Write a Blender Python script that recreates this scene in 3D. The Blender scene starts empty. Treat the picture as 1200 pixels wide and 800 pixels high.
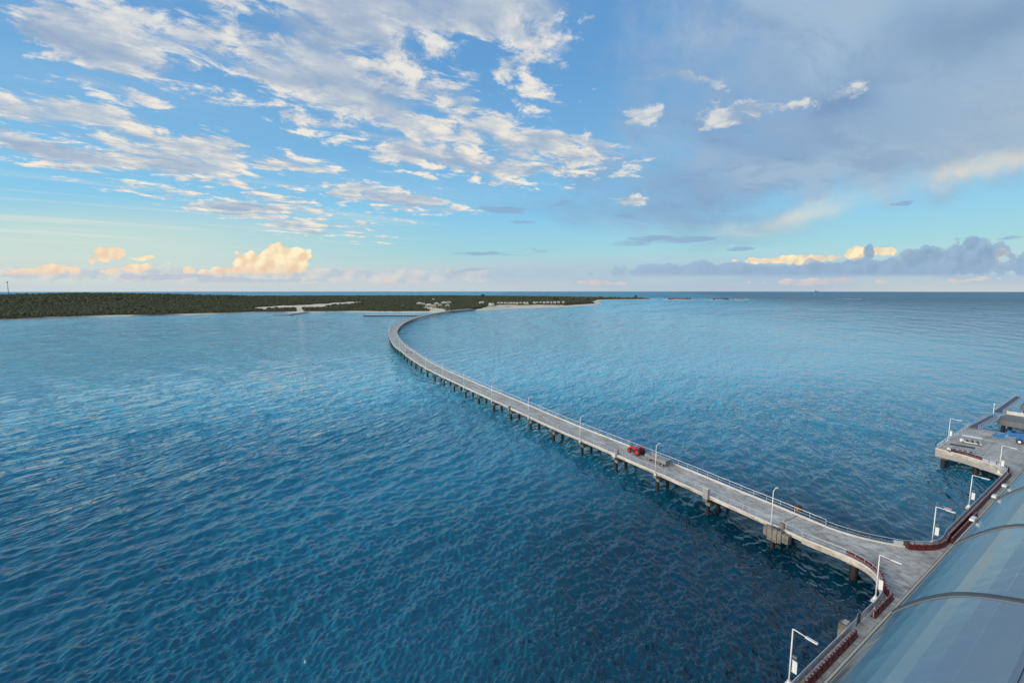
import bpy, bmesh, math, random
import numpy as np
from mathutils import Vector, Matrix
R=math.radians
random.seed(7); rng=np.random.default_rng(11)
scene=bpy.context.scene; COL=scene.collection

# ------------------------------------------------------------------ camera, sky, sun, exposure
F=520.0; HOR=340.5; CZ=44.5                     # lens in photo pixels (1200 wide), horizon row, eye height
PITCH=math.atan((400-HOR)/F)
cam_d=bpy.data.cameras.new('camera'); cam=bpy.data.objects.new('camera',cam_d); COL.objects.link(cam)
cam_d.sensor_width=36; cam_d.lens=36*F/1200; cam_d.clip_start=0.2; cam_d.clip_end=60000
cam.location=(0,0,CZ); cam.rotation_euler=(R(90)-PITCH,0,0); scene.camera=cam

SUN_AZ=-112.0; SUN_EL=17.0                      # compass from +Y, clockwise positive; low late sun over the left shoulder
sun_d=bpy.data.lights.new('sun','SUN'); sun=bpy.data.objects.new('sun',sun_d); COL.objects.link(sun)
sun_d.energy=2.0; sun_d.angle=R(35); sun_d.color=(1.0,0.86,0.70)
sv=Vector((math.sin(R(SUN_AZ))*math.cos(R(SUN_EL)),math.cos(R(SUN_AZ))*math.cos(R(SUN_EL)),math.sin(R(SUN_EL))))
sun.rotation_euler=sv.to_track_quat('Z','Y').to_euler()
scene.view_settings.view_transform='Standard'; scene.view_settings.look='None'
scene.view_settings.exposure=0.25; scene.view_settings.gamma=1.0; scene.view_settings.use_curve_mapping=False
scene.cycles.use_adaptive_sampling=True; scene.cycles.adaptive_threshold=0.012; scene.cycles.adaptive_min_samples=12
scene.cycles.use_denoising=True
scene.cycles.sample_clamp_direct=4.0; scene.cycles.sample_clamp_indirect=3.0
scene.cycles.max_bounces=6; scene.cycles.diffuse_bounces=3; scene.cycles.glossy_bounces=3

def lin(c): 
    c=c/255.0
    return c/12.92 if c<=0.04045 else ((c+0.055)/1.055)**2.4
def rgb(r,g,b): return (lin(r),lin(g),lin(b),1.0)

world=bpy.data.worlds.new('World'); scene.world=world; world.use_nodes=True
world.cycles.sampling_method='MANUAL'; world.cycles.sample_map_resolution=256
NT=world.node_tree; NT.nodes.clear(); L=NT.links
class S:                                        # a socket with arithmetic
    def __init__(s,k): s.k=k
    def _m(s,op,o=None,clamp=False):
        n=NT.nodes.new('ShaderNodeMath'); n.operation=op; n.use_clamp=clamp
        L.new(s.k,n.inputs[0])
        if o is not None:
            if isinstance(o,S): L.new(o.k,n.inputs[1])
            else: n.inputs[1].default_value=o
        return S(n.outputs[0])
    def __add__(s,o): return s._m('ADD',o)
    def __sub__(s,o): return s._m('SUBTRACT',o)
    def __mul__(s,o): return s._m('MULTIPLY',o)
    def __truediv__(s,o): return s._m('DIVIDE',o)
    __radd__=__add__; __rmul__=__mul__
    def __rsub__(s,o): return (s*-1.0)+o
    def __neg__(s): return s*-1.0
    def max(s,o): return s._m('MAXIMUM',o)
    def min(s,o): return s._m('MINIMUM',o)
    def clamp(s): return s._m('ADD',0.0,True)
def sm(x,a,b,t0=0.0,t1=1.0):                    # smoothstep
    n=NT.nodes.new('ShaderNodeMapRange'); n.interpolation_type='SMOOTHSTEP'
    L.new(x.k,n.inputs['Value'])
    if a<b: n.inputs[1].default_value=a; n.inputs[2].default_value=b; n.inputs[3].default_value=t0; n.inputs[4].default_value=t1
    else:   n.inputs[1].default_value=b; n.inputs[2].default_value=a; n.inputs[3].default_value=t1; n.inputs[4].default_value=t0
    return S(n.outputs[0])
def comb(x,y,z=0.0):
    n=NT.nodes.new('ShaderNodeCombineXYZ')
    for i,q in enumerate((x,y,z)):
        if isinstance(q,S): L.new(q.k,n.inputs[i])
        else: n.inputs[i].default_value=q
    return n.outputs[0]
def noise(vec,scale,detail=4,rough=0.55,dist=0.0,lac=2.0):
    n=NT.nodes.new('ShaderNodeTexNoise'); n.noise_dimensions='2D'; n.inputs['Scale'].default_value=scale; n.inputs['Detail'].default_value=detail
    n.inputs['Roughness'].default_value=rough; n.inputs['Distortion'].default_value=dist; n.inputs['Lacunarity'].default_value=lac
    L.new(vec,n.inputs['Vector']); return S(n.outputs['Fac'])
def billow(vec,scale):
    n=NT.nodes.new('ShaderNodeTexVoronoi'); n.voronoi_dimensions='2D'; n.feature='F1'; n.inputs['Scale'].default_value=scale
    L.new(vec,n.inputs['Vector']); return S(n.outputs['Distance'])
def mixc(fac,a,b):
    n=NT.nodes.new('ShaderNodeMix'); n.data_type='RGBA'
    if isinstance(fac,S): L.new(fac.k,n.inputs[0])
    else: n.inputs[0].default_value=fac
    for i,q in ((6,a),(7,b)):
        if isinstance(q,tuple): n.inputs[i].default_value=q
        else: L.new(q,n.inputs[i])
    return n.outputs[2]
def pray(px,py):                                # sky direction seen at a point of the photo
    x=(px-600)/F; y=-(py-400)/F; c,s=math.cos(PITCH),math.sin(PITCH)
    return (x, c+s*y, -s+c*y)
def puv(px,py):
    r=pray(px,py); return r[0]/r[1], r[2]/r[1]

tc=NT.nodes.new('ShaderNodeTexCoord'); sep=NT.nodes.new('ShaderNodeSeparateXYZ')
L.new(tc.outputs['Generated'],sep.inputs[0])
dx,dy,dz=S(sep.outputs[0]),S(sep.outputs[1]),S(sep.outputs[2])
yy=dy.max(0.05); u=dx/yy; v=dz/yy; UV=comb(u,v); front=sm(dy,0.05,0.30)
el=dz.max(0.0)
# sheet coordinates: a level layer of cloud, turned so its streets run the way the bands lie
hz=el+0.07; qx=dx/hz; qy=dy/hz
qa=qx*0.795+qy*0.606; qc=qy*0.795-qx*0.606
warp=noise(comb(u,v),9.0,4,0.6)-0.5
warp2=noise(comb(u+3.7,v),9.0,4,0.6)-0.5
UW=comb(u+warp*0.10,v+warp2*0.05,1.0)               # ragged version of the map for cloud masks
UWs=comb(u+warp*0.045,v+warp2*0.016,1.0)
def blob(*a): return a
def B(px,py,rx,ry,rot=0.0,vec=None,soft=0.0):  # soft ellipse, 1 in the middle and 0 on its rim
    u0,v0=puv(px,py); su=(puv(px+10,py)[0]-u0)/10; svv=(puv(px,py-10)[1]-v0)/10
    c,sn=math.cos(R(rot)),math.sin(R(rot)); rx*=su; ry*=svv; q=None
    for a,b,r in ((c,-sn,rx),(sn,c,ry)):
        n=NT.nodes.new('ShaderNodeVectorMath'); n.operation='DOT_PRODUCT'; L.new(vec or UW,n.inputs[0])
        n.inputs[1].default_value=(a/r,b/r,-(a*u0+b*v0)/r); d=S(n.outputs['Value'])
        q=d*d if q is None else q+d*d
    return sm(q._m('SQRT'),1.0,soft)
def union(lst):
    r=None
    for w,b in lst:
        b=B(*b); b=b*w if w!=1 else b
        r=b if r is None else r.max(b)
    return r
# clear sky: Nishita mixed with a measured evening gradient
sky=NT.nodes.new('ShaderNodeTexSky'); sky.sky_type='NISHITA'; sky.sun_disc=False
sky.sun_elevation=R(SUN_EL); sky.sun_rotation=R(SUN_AZ); sky.altitude=0; sky.air_density=1.0; sky.dust_density=1.2; sky.ozone_density=1.5
STR=0.1
def gain(c,k):
    n=NT.nodes.new('ShaderNodeMix'); n.data_type='RGBA'; n.blend_type='MULTIPLY'; n.inputs[0].default_value=1.0
    L.new(c,n.inputs[6]); n.inputs[7].default_value=(k,k,k,1); return n.outputs[2]
nsc=gain(sky.outputs[0],STR)
ramp=NT.nodes.new('ShaderNodeValToRGB'); L.new(el.k,ramp.inputs[0]); cr=ramp.color_ramp
stops=[(0.0,(188,206,214)),(0.035,(190,214,220)),(0.09,(160,214,226)),(0.16,(136,203,238)),(0.26,(124,186,230)),(0.42,(103,163,217)),(0.7,(86,143,202))]
cr.elements[0].position=stops[0][0]; cr.elements[0].color=rgb(*stops[0][1]); cr.elements[1].position=stops[-1][0]; cr.elements[1].color=rgb(*stops[-1][1])
for p,c in stops[1:-1]: e=cr.elements.new(p); e.color=rgb(*c)
col=mixc(sm(dy,0.1,-0.5)*0.75+0.12,ramp.outputs[0],nsc)
# creamy veil low on the left, greenish low on the right
veil=sm(u,-0.05,-0.95)*sm(v,0.22,0.10)
col=mixc(veil*0.75*front,col,rgb(207,222,211))
vs=noise(comb(qa*0.25,qc*2.2),1.6,6,0.6)
col=mixc(sm(vs,0.50,0.72)*sm(u,0.1,-0.7)*sm(v,0.30,0.17)*sm(v,0.05,0.12)*0.42*front,col,rgb(226,226,216))
# high thin streaks
ci=noise(comb(qa*0.35,qc*1.3),1.4,7,0.62,0.5)
col=mixc(sm(ci,0.50,0.78)*sm(el,0.12,0.3)*sm(u,-0.5,0.3,0.25,1.0)*0.6,col,rgb(190,207,228))

# ---- broad grey-blue sheet on the right
lower=sm(v-(u*0.115+0.105)+warp*0.10+warp2*0.08,-0.035,0.075)
left=sm(u+warp*0.55+(v-0.3)*-0.10,0.08,0.55)
sheet=lower*left
tail=union([(0.75,blob(905,262,150,30,-14)),(0.8,blob(800,255,190,40,4)),(0.5,blob(700,250,170,26,5))])
sheet=sheet.max(tail)*sm(dy,-0.9,0.1)
sn=noise(comb(qa*0.5,qc*0.9),1.2,6,0.58,0.3)
shc=mixc(sm(v,0.14,0.62),rgb(134,164,196),rgb(146,175,206))
shc=mixc(sm(sn,0.42,0.66)*0.65,shc,rgb(172,193,211))
sn2=noise(comb(qa*0.7+4.0,qc*1.6),2.6,6,0.62,0.4)
shc=mixc(sm(sn2,0.46,0.70)*0.45,shc,rgb(124,152,188))
shc=mixc(sm(u,0.55,1.2)*0.6*sm(v,0.8,0.25),shc,rgb(178,193,203))
shc=mixc(B(985,120,70,36,-5)*0.75,shc,rgb(114,146,184))
shc=mixc(B(1160,30,190,60,-10)*0.85,shc,rgb(126,154,186))
edge=union([(1,blob(960,248,120,26,-16)),(0.8,blob(1150,200,150,24,-12)),(0.7,blob(880,272,80,18,0))])
shc=mixc((edge*1.05).clamp()*sm(sn,0.16,0.50),shc,rgb(228,220,202))
col=mixc(sheet*sm(sn,0.10,0.42)*0.93,col,shc)
dk=union([(1,blob(800,215,130,48,0)),(0.7,blob(700,200,80,40,10))])
col=mixc(dk*0.55,col,rgb(131,162,198))

# ---- broken altocumulus
covA=union([(1.0,blob(300,15,430,120,10,None,0.35)),(1.15,blob(440,105,330,105,15,None,0.30)),(1.05,blob(640,178,170,50,12,None,0.3)),(1.0,blob(520,170,230,62,10,None,0.3)),
  (1.0,blob(70,155,330,72,13,None,0.3)),(1.0,blob(215,185,170,62,12,None,0.3)),(0.92,blob(300,240,230,42,12,None,0.2)),(0.9,blob(450,232,170,30,10,None,0.2)),
  (0.95,blob(120,50,230,60,18,None,0.3)),(1.12,blob(545,5,200,66,4,None,0.4)),(0.74,blob(160,112,150,40,22)),(0.8,blob(660,222,76,18,-6)),(0.78,blob(570,212,120,24,8)),
  (1.2,blob(868,130,90,26,-12)),(1.0,blob(765,138,66,24,5)),(1.05,blob(805,95,80,18,4)),(1.0,blob(985,105,56,26,-12)),(0.85,blob(930,120,60,16,-10)),
  (0.9,blob(610,90,130,60,25)),(0.8,blob(745,232,48,15,-6)),(0.8,blob(655,120,70,28,20)),(0.8,blob(330,200,160,44,10)),(0.75,blob(700,20,60,16,-20))])
back=sm(dy,0.1,-0.3)*0.72
covA=covA.max(back)
def fieldA(ox,oy):
    return (noise(comb((qa+ox)*1.1,(qc+oy)*1.35),3.6,7,0.66,0.25)-0.5)*2.9
low=(noise(comb(qa*0.62,qc*1.0+2.0),2.3,5,0.60)-0.5)*2.1
# grey undersides: soft, joined up
gd=low*1.15+covA*1.0-0.66
shA=mixc(sm(v,0.15,0.65),rgb(155,177,201),rgb(146,170,199))
mott=noise(comb(qa*0.9+9.0,qc*1.5),2.2,5,0.6)
shA=mixc(sm(mott,0.40,0.66)*0.75,shA,rgb(188,199,211))
col=mixc(sm(gd,0.0,0.62)*0.90*sm(covA,0.0,0.25),col,shA)
# sunlit broken tops
fA=fieldA(0,0); fB=fieldA(0.03,-0.09)
dens=fA+low*0.80+covA*0.84-0.58
alphaA=sm(dens,-0.10,0.40)*sm(covA,0.02,0.30)*sm(u,0.10,0.32,1.0,0.72)
inner=sm(gd,0.18,0.70)
lit=((fA-fB)*0.85+0.60).clamp()
ltA=mixc(sm(v,0.55,0.15),rgb(233,230,223),rgb(247,236,216))
cA=mixc((lit*(1.0-inner*0.60)).clamp(),shA,ltA)
col=mixc(alphaA*(1.0-inner*0.55)*0.95,col,cA)

# ---- dark flat streaks low in the sky
stn=noise(comb(u*3.0+2.0,v*26.0),2.2,6,0.6)
stc=union([(1,blob(585,247,52,11,6,UWs)),(1,blob(610,261,42,6,4,UWs)),(0.9,blob(770,283,150,13,-2,UWs)),(0.8,blob(600,297,130,12,-3,UWs)),(0.9,blob(1065,237,46,9,-10,UWs)),
  (0.8,blob(1085,262,26,7,-8,UWs)),(0.9,blob(1185,279,60,6,-1,UWs)),(0.9,blob(662,237,36,8,-5,UWs)),(0.8,blob(740,255,36,8,8,UWs)),(0.8,blob(870,293,40,8,0,UWs)),(0.7,blob(540,318,120,10,-2,UWs)),(0.75,blob(388,288,24,4,8,UWs)),(0.6,blob(960,262,60,7,-4,UWs))])
sd=sm(stn+stc*0.55,0.80,0.98)
col=mixc(sd*0.72,col,rgb(139,167,200))

# ---- veil of haze and far cumulus near the horizon
hn=noise(comb(u*2.0+4.0,v*14.0),2.0,5,0.55)
lowc=sm(v,0.085,0.030)*sm(hn,0.30,0.58)
col=mixc(lowc*0.55,col,mixc(sm(u,-0.4,0.4),rgb(203,207,209),rgb(163,187,212)))
def cumulus(blobs,base,k=0.40,th=0.52,sc=30.0,seed=0.0):
    def f(ou,ov):
        p=comb(u+(ou+seed),(v+ov)*1.15)
        return (0.62-billow(p,sc))*0.30+noise(p,sc*0.55,6,0.60)*0.85
    c=union(blobs); a=f(0,0); b=f(-0.010,0.010)
    d=a+c*k-th
    return sm(d,0.0,0.06)*sm(c,0.01,0.12)*base, ((a-b)*3.4+0.5).clamp(), sm(d,0.0,0.25)
UVb=UWs
# pale far bank behind the left towers
al,lt,tk=cumulus([(1,blob(150,322,260,13,0,UVb)),(1,blob(420,324,260,12,0,UVb))],sm(v,0.012,0.02),0.55,0.62,26,8.0)
col=mixc(al*0.7,col,mixc(lt,rgb(182,195,210),rgb(222,216,210)))
al,lt,tk=cumulus([(1,blob(318,311,70,30,-6,UVb)),(1,blob(335,302,50,24,0,UVb)),(0.9,blob(270,318,60,11,-5,UVb)),(0.9,blob(222,316,16,9,0,UVb)),
                  (0.95,blob(122,298,46,14,-8,UVb)),(0.8,blob(165,302,30,5,0,UVb)),(0.9,blob(55,317,70,11,-6,UVb)),(0.6,blob(150,314,60,8,-6,UVb))],sm(v,0.030,0.044),0.62,0.66,34,0.0)
cc=mixc(lt,rgb(238,206,172),rgb(255,241,203))
cc=mixc(sm(v,0.065,0.028)*0.6,cc,rgb(222,196,186))
cc=mixc(sm(u,-0.7,-0.95)*0.45,cc,rgb(232,206,184))
col=mixc(al*0.97,col,cc)
al,lt,tk=cumulus([(0.95,blob(300,329,120,7,0,UVb)),(0.8,blob(190,324,80,6,0,UVb))],sm(v,0.014,0.022),0.5,0.62,22,3.0)
col=mixc(al*0.6,col,rgb(178,190,208))
hz2=union([(1,blob(900,318,420,26,0,UVb)),(0.8,blob(620,322,200,16,0,UVb))])
col=mixc(hz2*0.60,col,rgb(163,188,212))
# sunlit strip and tower behind the right bank, then the bank itself
al,lt,tk=cumulus([(1,blob(1003,296,19,13,0,UVb)),(0.85,blob(945,303,75,8,-3,UVb)),(0.8,blob(1040,294,24,9,0,UVb)),(0.8,blob(1170,298,20,10,0,UVb)),(0.6,blob(890,307,40,5,0,UVb))],sm(v,0.045,0.055),0.62,0.66,30,5.0)
col=mixc(al*0.95,col,mixc(lt,rgb(224,205,180),rgb(255,238,196)))
al,lt,tk=cumulus([(1,blob(1010,319,260,28,-3,UVb)),(1,blob(1140,304,66,33,0,UVb)),(1,blob(1140,288,22,20,-30,UVb)),(0.9,blob(1020,296,15,15,0,UVb)),(0.95,blob(1085,303,50,22,0,UVb)),(1,blob(1220,312,110,28,0,UVb)),
                  (1.0,blob(830,321,210,20,0,UVb)),(0.9,blob(1300,310,160,30,0,UVb))],sm(v,0.026,0.040),0.75,0.70,26,2.0)
cb=mixc(lt,rgb(128,157,190),rgb(150,177,204)); cb=mixc(sm(v,0.10,0.03)*0.6,cb,rgb(146,174,203)); cb=mixc(sm(u,0.75,0.25)*0.5,cb,rgb(162,188,212))
col=mixc(al*(tk*0.35+0.52),col,cb)
al,lt,tk=cumulus([(1,blob(960,330,110,6,0,UVb)),(0.8,blob(1130,328,60,4,0,UVb)),(0.7,blob(700,331,60,4,0,UVb)),(0.7,blob(454,328,18,4,0,UVb))],sm(v,0.006,0.014),0.5,0.66,34,6.0)
col=mixc(al*0.55,col,mixc(lt,rgb(206,192,194),rgb(240,210,190)))
# pale band right on the horizon
hb=sm(v,0.030,0.002)
col=mixc(hb*0.62,col,mixc(sm(u,-0.2,0.5),rgb(196,205,212),mixc(sm(u,0.5,1.1),rgb(176,192,210),rgb(202,208,204))))
# below the horizon (never seen past the sea)
col=mixc(sm(dz,-0.01,-0.06),col,rgb(60,90,115))
lift=sm(dy,0.05,-0.45)*0.5+0.86          # the sunset half of the sky, behind the viewer, is the brighter one
lc=comb(lift,lift,lift)
mg=NT.nodes.new('ShaderNodeMix'); mg.data_type='RGBA'; mg.blend_type='MULTIPLY'; mg.inputs[0].default_value=1.0; L.new(col,mg.inputs[6]); L.new(lc,mg.inputs[7])
fin=gain(mg.outputs[2],1.0/STR)
bg=NT.nodes.new('ShaderNodeBackground'); bg.inputs['Strength'].default_value=STR; L.new(fin,bg.inputs['Color'])
wo=NT.nodes.new('ShaderNodeOutputWorld'); L.new(bg.outputs[0],wo.inputs['Surface'])

# ------------------------------------------------------------------ helpers
def un(px,py,z):                                # measure: photo point -> where that sight line meets height z
    r=pray(px,py); t=(z-CZ)/r[2]; return Vector((r[0]*t,r[1]*t,z))
AX=R(56.6)                                      # heading of the berth and the ship
a2=(math.sin(AX),math.cos(AX)); n2=(-math.cos(AX),math.sin(AX))
def W(s,p,z=0.0): return Vector((s*a2[0]+p*n2[0], s*a2[1]+p*n2[1], z))   # along the berth, out from the ship
def sp(w): return w.x*a2[0]+w.y*a2[1], w.x*n2[0]+w.y*n2[1]
ANG=math.atan2(a2[1],a2[0])                     # rotation whose local X runs along the berth

def mat(name,c,rough=0.6,metal=0.0,var=0.0,vscale=2.0,bump=0.0,bscale=20.0,c2=None,spec=None,stretch=None):
    m=bpy.data.materials.new(name); m.use_nodes=True; nt=m.node_tree; b=nt.nodes['Principled BSDF']
    b.inputs['Roughness'].default_value=rough; b.inputs['Metallic'].default_value=metal
    if spec is not None: b.inputs['Specular IOR Level'].default_value=spec
    c=tuple(c)+(1.0,) if len(c)==3 else c
    tcn=nt.nodes.new('ShaderNodeTexCoord'); vec=tcn.outputs['Object']
    if stretch:
        mp=nt.nodes.new('ShaderNodeMapping'); mp.inputs['Scale'].default_value=stretch; nt.links.new(vec,mp.inputs[0]); vec=mp.outputs[0]
    if var>0 or c2:
        nz=nt.nodes.new('ShaderNodeTexNoise'); nz.inputs['Scale'].default_value=vscale; nz.inputs['Detail'].default_value=6; nz.inputs['Roughness'].default_value=0.65
        nt.links.new(vec,nz.inputs['Vector'])
        rp=nt.nodes.new('ShaderNodeValToRGB'); nt.links.new(nz.outputs['Fac'],rp.inputs[0])
        lo=c2+(1.0,) if c2 else tuple(max(0,x*(1-var)) for x in c[:3])+(1.0,)
        hi=c if c2 else tuple(min(1,x*(1+var)) for x in c[:3])+(1.0,)
        rp.color_ramp.elements[0].position=0.33; rp.color_ramp.elements[0].color=lo; rp.color_ramp.elements[1].position=0.67; rp.color_ramp.elements[1].color=hi
        nt.links.new(rp.outputs[0],b.inputs['Base Color'])
    else: b.inputs['Base Color'].default_value=c
    if bump>0:
        bn=nt.nodes.new('ShaderNodeTexNoise'); bn.inputs['Scale'].default_value=bscale; bn.inputs['Detail'].default_value=4
        nt.links.new(vec,bn.inputs['Vector']); bp=nt.nodes.new('ShaderNodeBump'); bp.inputs['Strength'].default_value=bump; bp.inputs['Distance'].default_value=0.05
        nt.links.new(bn.outputs['Fac'],bp.inputs['Height']); nt.links.new(bp.outputs[0],b.inputs['Normal'])
    return m

WORLDLOC={}
class MB:
    def __init__(s): s.v=[]; s.f=[]
    def add(s,vs,fs):
        o=len(s.v); s.v+= [tuple(x) for x in vs]; s.f+=[tuple(i+o for i in f) for f in fs]; return s
    def box(s,c,size,rz=0.0,tilt=None):
        hx,hy,hz=[q/2 for q in size]; M=Matrix.Rotation(rz,3,'Z')
        if tilt is not None: M=M@tilt
        vs=[Vector(c)+M@Vector((x,y,z)) for x in (-hx,hx) for y in (-hy,hy) for z in (-hz,hz)]
        return s.add(vs,[(0,1,3,2),(4,6,7,5),(0,4,5,1),(2,3,7,6),(0,2,6,4),(1,5,7,3)])
    def beam(s,p,q,w,h):
        p,q=Vector(p),Vector(q); d=(q-p).normalized(); up=Vector((0,0,1)) if abs(d.z)<0.95 else Vector((1,0,0))
        r=d.cross(up).normalized(); t=r.cross(d)
        vs=[e+r*x*w/2+t*y*h/2 for e in (p,q) for x,y in ((-1,-1),(1,-1),(1,1),(-1,1))]
        return s.add(vs,[(3,2,1,0),(4,5,6,7),(0,1,5,4),(1,2,6,5),(2,3,7,6),(3,0,4,7)])
    def tube(s,p,q,r1,r2=None,n=8):
        r2=r1 if r2 is None else r2; p,q=Vector(p),Vector(q); d=(q-p).normalized()
        up=Vector((0,0,1)) if abs(d.z)<0.95 else Vector((1,0,0)); x=d.cross(up).normalized(); y=x.cross(d)
        vs=[e+(x*math.cos(k*2*math.pi/n)+y*math.sin(k*2*math.pi/n))*r for e,r in ((p,r1),(q,r2)) for k in range(n)]
        fs=[(k,(k+1)%n,n+(k+1)%n,n+k) for k in range(n)]+[tuple(range(n-1,-1,-1)),tuple(range(n,2*n))]
        return s.add(vs,fs)
    def path_tube(s,pts,r,n=6):
        pts=[Vector(p) for p in pts]; rings=[]
        for i,p in enumerate(pts):
            d=(pts[min(i+1,len(pts)-1)]-pts[max(i-1,0)]).normalized()
            up=Vector((0,0,1)) if abs(d.z)<0.95 else Vector((1,0,0)); x=d.cross(up).normalized(); y=x.cross(d)
            rings.append([p+(x*math.cos(k*2*math.pi/n)+y*math.sin(k*2*math.pi/n))*r for k in range(n)])
        vs=[v for g in rings for v in g]; fs=[]
        for i in range(len(pts)-1):
            for k in range(n): fs.append((i*n+k,i*n+(k+1)%n,(i+1)*n+(k+1)%n,(i+1)*n+k))
        fs+=[tuple(range(n-1,-1,-1)),tuple((len(pts)-1)*n+k for k in range(n))]
        return s.add(vs,fs)
    def prism(s,poly,z0,z1):
        n=len(poly); vs=[(p[0],p[1],z0) for p in poly]+[(p[0],p[1],z1) for p in poly]
        area=sum(poly[i][0]*poly[(i+1)%n][1]-poly[(i+1)%n][0]*poly[i][1] for i in range(n))
        fs=[(i,(i+1)%n,n+(i+1)%n,n+i) for i in range(n)]+[tuple(range(n-1,-1,-1)),tuple(range(n,2*n))]
        if area<0: fs=[f[::-1] for f in fs]
        return s.add(vs,fs)
    def sweep(s,path,prof):                     # prof: (offset to the right, z) closed polygon, swept along a plan path
        P=[Vector((p[0],p[1])) for p in path]; m=len(prof); vs=[]
        for i,p in enumerate(P):
            d=(P[min(i+1,len(P)-1)]-P[max(i-1,0)]).normalized(); r=Vector((d.y,-d.x))
            vs+=[(p.x+r.x*o,p.y+r.y*o,z) for o,z in prof]
        fs=[]
        for i in range(len(P)-1):
            for k in range(m): fs.append((i*m+k,(i+1)*m+k,(i+1)*m+(k+1)%m,i*m+(k+1)%m))
        fs+=[tuple(range(m)),tuple((len(P)-1)*m+k for k in range(m-1,-1,-1))]
        return s.add(vs,fs)
    def disc_wheel(s,c,axis,r,w,prof,n=20):     # lathe about a horizontal axis; prof = (radius share, width share)
        c=Vector(c); ax=Vector(axis).normalized(); x=ax.cross(Vector((0,0,1))).normalized(); y=Vector((0,0,1)); m=len(prof)
        vs=[c+ax*(h*w/2)+(x*math.cos(k*2*math.pi/n)+y*math.sin(k*2*math.pi/n))*(q*r) for k in range(n) for q,h in prof]
        fs=[(k*m+j,k*m+(j+1)%m,((k+1)%n)*m+(j+1)%m,((k+1)%n)*m+j) for k in range(n) for j in range(m)]
        return s.add(vs,fs)
    def build(s,name,m,parent=None,smooth=False,bevel=0.0,seg=2,fix=True):
        me=bpy.data.meshes.new(name); vs=s.v
        if parent is not None:
            w=WORLDLOC.get(parent.name)
            if w is not None: vs=[(x-w[0],y-w[1],z-w[2]) for x,y,z in vs]
        me.from_pydata(vs,[],s.f)
        if fix:
            bm=bmesh.new(); bm.from_mesh(me); bmesh.ops.recalc_face_normals(bm,faces=bm.faces); bm.to_mesh(me); bm.free()
        me.materials.append(m)
        if smooth: me.polygons.foreach_set('use_smooth',[True]*len(me.polygons))
        o=bpy.data.objects.new(name,me); COL.objects.link(o)
        if parent is not None: o.parent=parent; 
        if parent is not None and parent.name in WORLDLOC: WORLDLOC[o.name]=WORLDLOC[parent.name]
        if bevel>0:
            b=o.modifiers.new('bevel','BEVEL'); b.width=bevel; b.segments=seg; b.limit_method='ANGLE'
        return o
def tag(o,label=None,cat=None,group=None,kind=None):
    if label: o['label']=label
    if cat: o['category']=cat
    if group: o['group']=group
    if kind: o['kind']=kind
    return o
def thing(name,label,cat,loc=(0,0,0),rz=0.0,group=None,world=False):   # world=True: its parts are given in world coordinates
    o=bpy.data.objects.new(name,None); COL.objects.link(o); o.location=loc; o.rotation_euler=(0,0,rz); o.empty_display_size=0.5
    if world: WORLDLOC[o.name]=tuple(loc)
    return tag(o,label,cat,group)
def dup(root,loc,rz,label,group=None):
    def cp(o,par):
        c=o.copy(); COL.objects.link(c)
        if par is not None: c.parent=par
        for ch in list(o.children): cp(ch,c)
        return c
    r=cp(root,None); r.location=loc; r.rotation_euler=(0,0,rz); tag(r,label,group=group); return r
ORD=['first','second','third','fourth','fifth','sixth','seventh','eighth','ninth','tenth','eleventh','twelfth','thirteenth','fourteenth','fifteenth','sixteenth','seventeenth','eighteenth','nineteenth','twentieth']
def nth(i):
    if i<20: return ORD[i]
    tens={20:'twenty',30:'thirty',40:'forty',50:'fifty',60:'sixty'}; k=i+1; t=k//10*10
    return (tens[t][:-1]+'ieth') if k%10==0 else tens[t]+' '+ORD[k%10-1]
def smooth_path(pts,step=1.0,it=0):
    P=[Vector(p) for p in pts]; P=[P[0]*2-P[1]]+P+[P[-1]*2-P[-2]]; out=[]
    for i in range(1,len(P)-2):
        n=max(1,int((P[i+1]-P[i]).length/step))
        for k in range(n):
            t=k/n; a,b,c,d=P[i-1],P[i],P[i+1],P[i+2]
            out.append(0.5*((2*b)+(c-a)*t+(2*a-5*b+4*c-d)*t*t+(3*b-a-3*c+d)*t*t*t))
    out.append(P[-2])
    for _ in range(it): out=[out[0]]+[(out[i-1]+out[i]*2+out[i+1])/4 for i in range(1,len(out)-1)]+[out[-1]]
    return out
def along(path,step,start=0.0):                 # evenly spaced points: (point, direction)
    out=[]; acc=start
    for i in range(len(path)-1):
        a,b=path[i],path[i+1]; l=(b-a).length
        while acc<=l and l>1e-9:
            out.append((a+(b-a)*(acc/l),(b-a).normalized()))
            acc+=step
        acc-=l
    return out

M={}
M['concrete']=mat('pier concrete',(0.40,0.385,0.35),0.85,var=0.22,vscale=0.35,bump=0.25,bscale=6)
M['deck']=None
M['kerb']=mat('kerb concrete',(0.62,0.61,0.57),0.8,var=0.15,vscale=0.8)
M['pile']=mat('dark pile and shaded girder',(0.022,0.022,0.021),0.6,var=0.5,vscale=1.2)  # near-black; on the girders it stands for shade under the deck
M['cap']=mat('pile cap concrete',(0.20,0.19,0.168),0.9,var=0.5,vscale=0.7)
M['white']=mat('white paint',(0.80,0.81,0.80),0.4)
M['rail']=mat('galvanised rail',(0.66,0.70,0.71),0.35,metal=0.2)
M['panel']=mat('pale mesh panel',(0.46,0.49,0.55),0.6)
M['dark']=mat('dark rubber',(0.02,0.02,0.022),0.7)
M['black']=mat('black steel',(0.03,0.03,0.032),0.5)
M['red']=mat('red tractor paint',(0.62,0.025,0.012),0.35)
M['barrier']=mat('dark red plastic',(0.11,0.012,0.014),0.5,var=0.25,vscale=3)
M['slot']=mat('pale barrier joint',(0.50,0.36,0.34),0.6)
M['grey']=mat('grey paint',(0.33,0.34,0.34),0.6,var=0.15)
M['dgrey']=mat('weathered grey box',(0.19,0.19,0.175),0.7,var=0.25,vscale=3)
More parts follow.
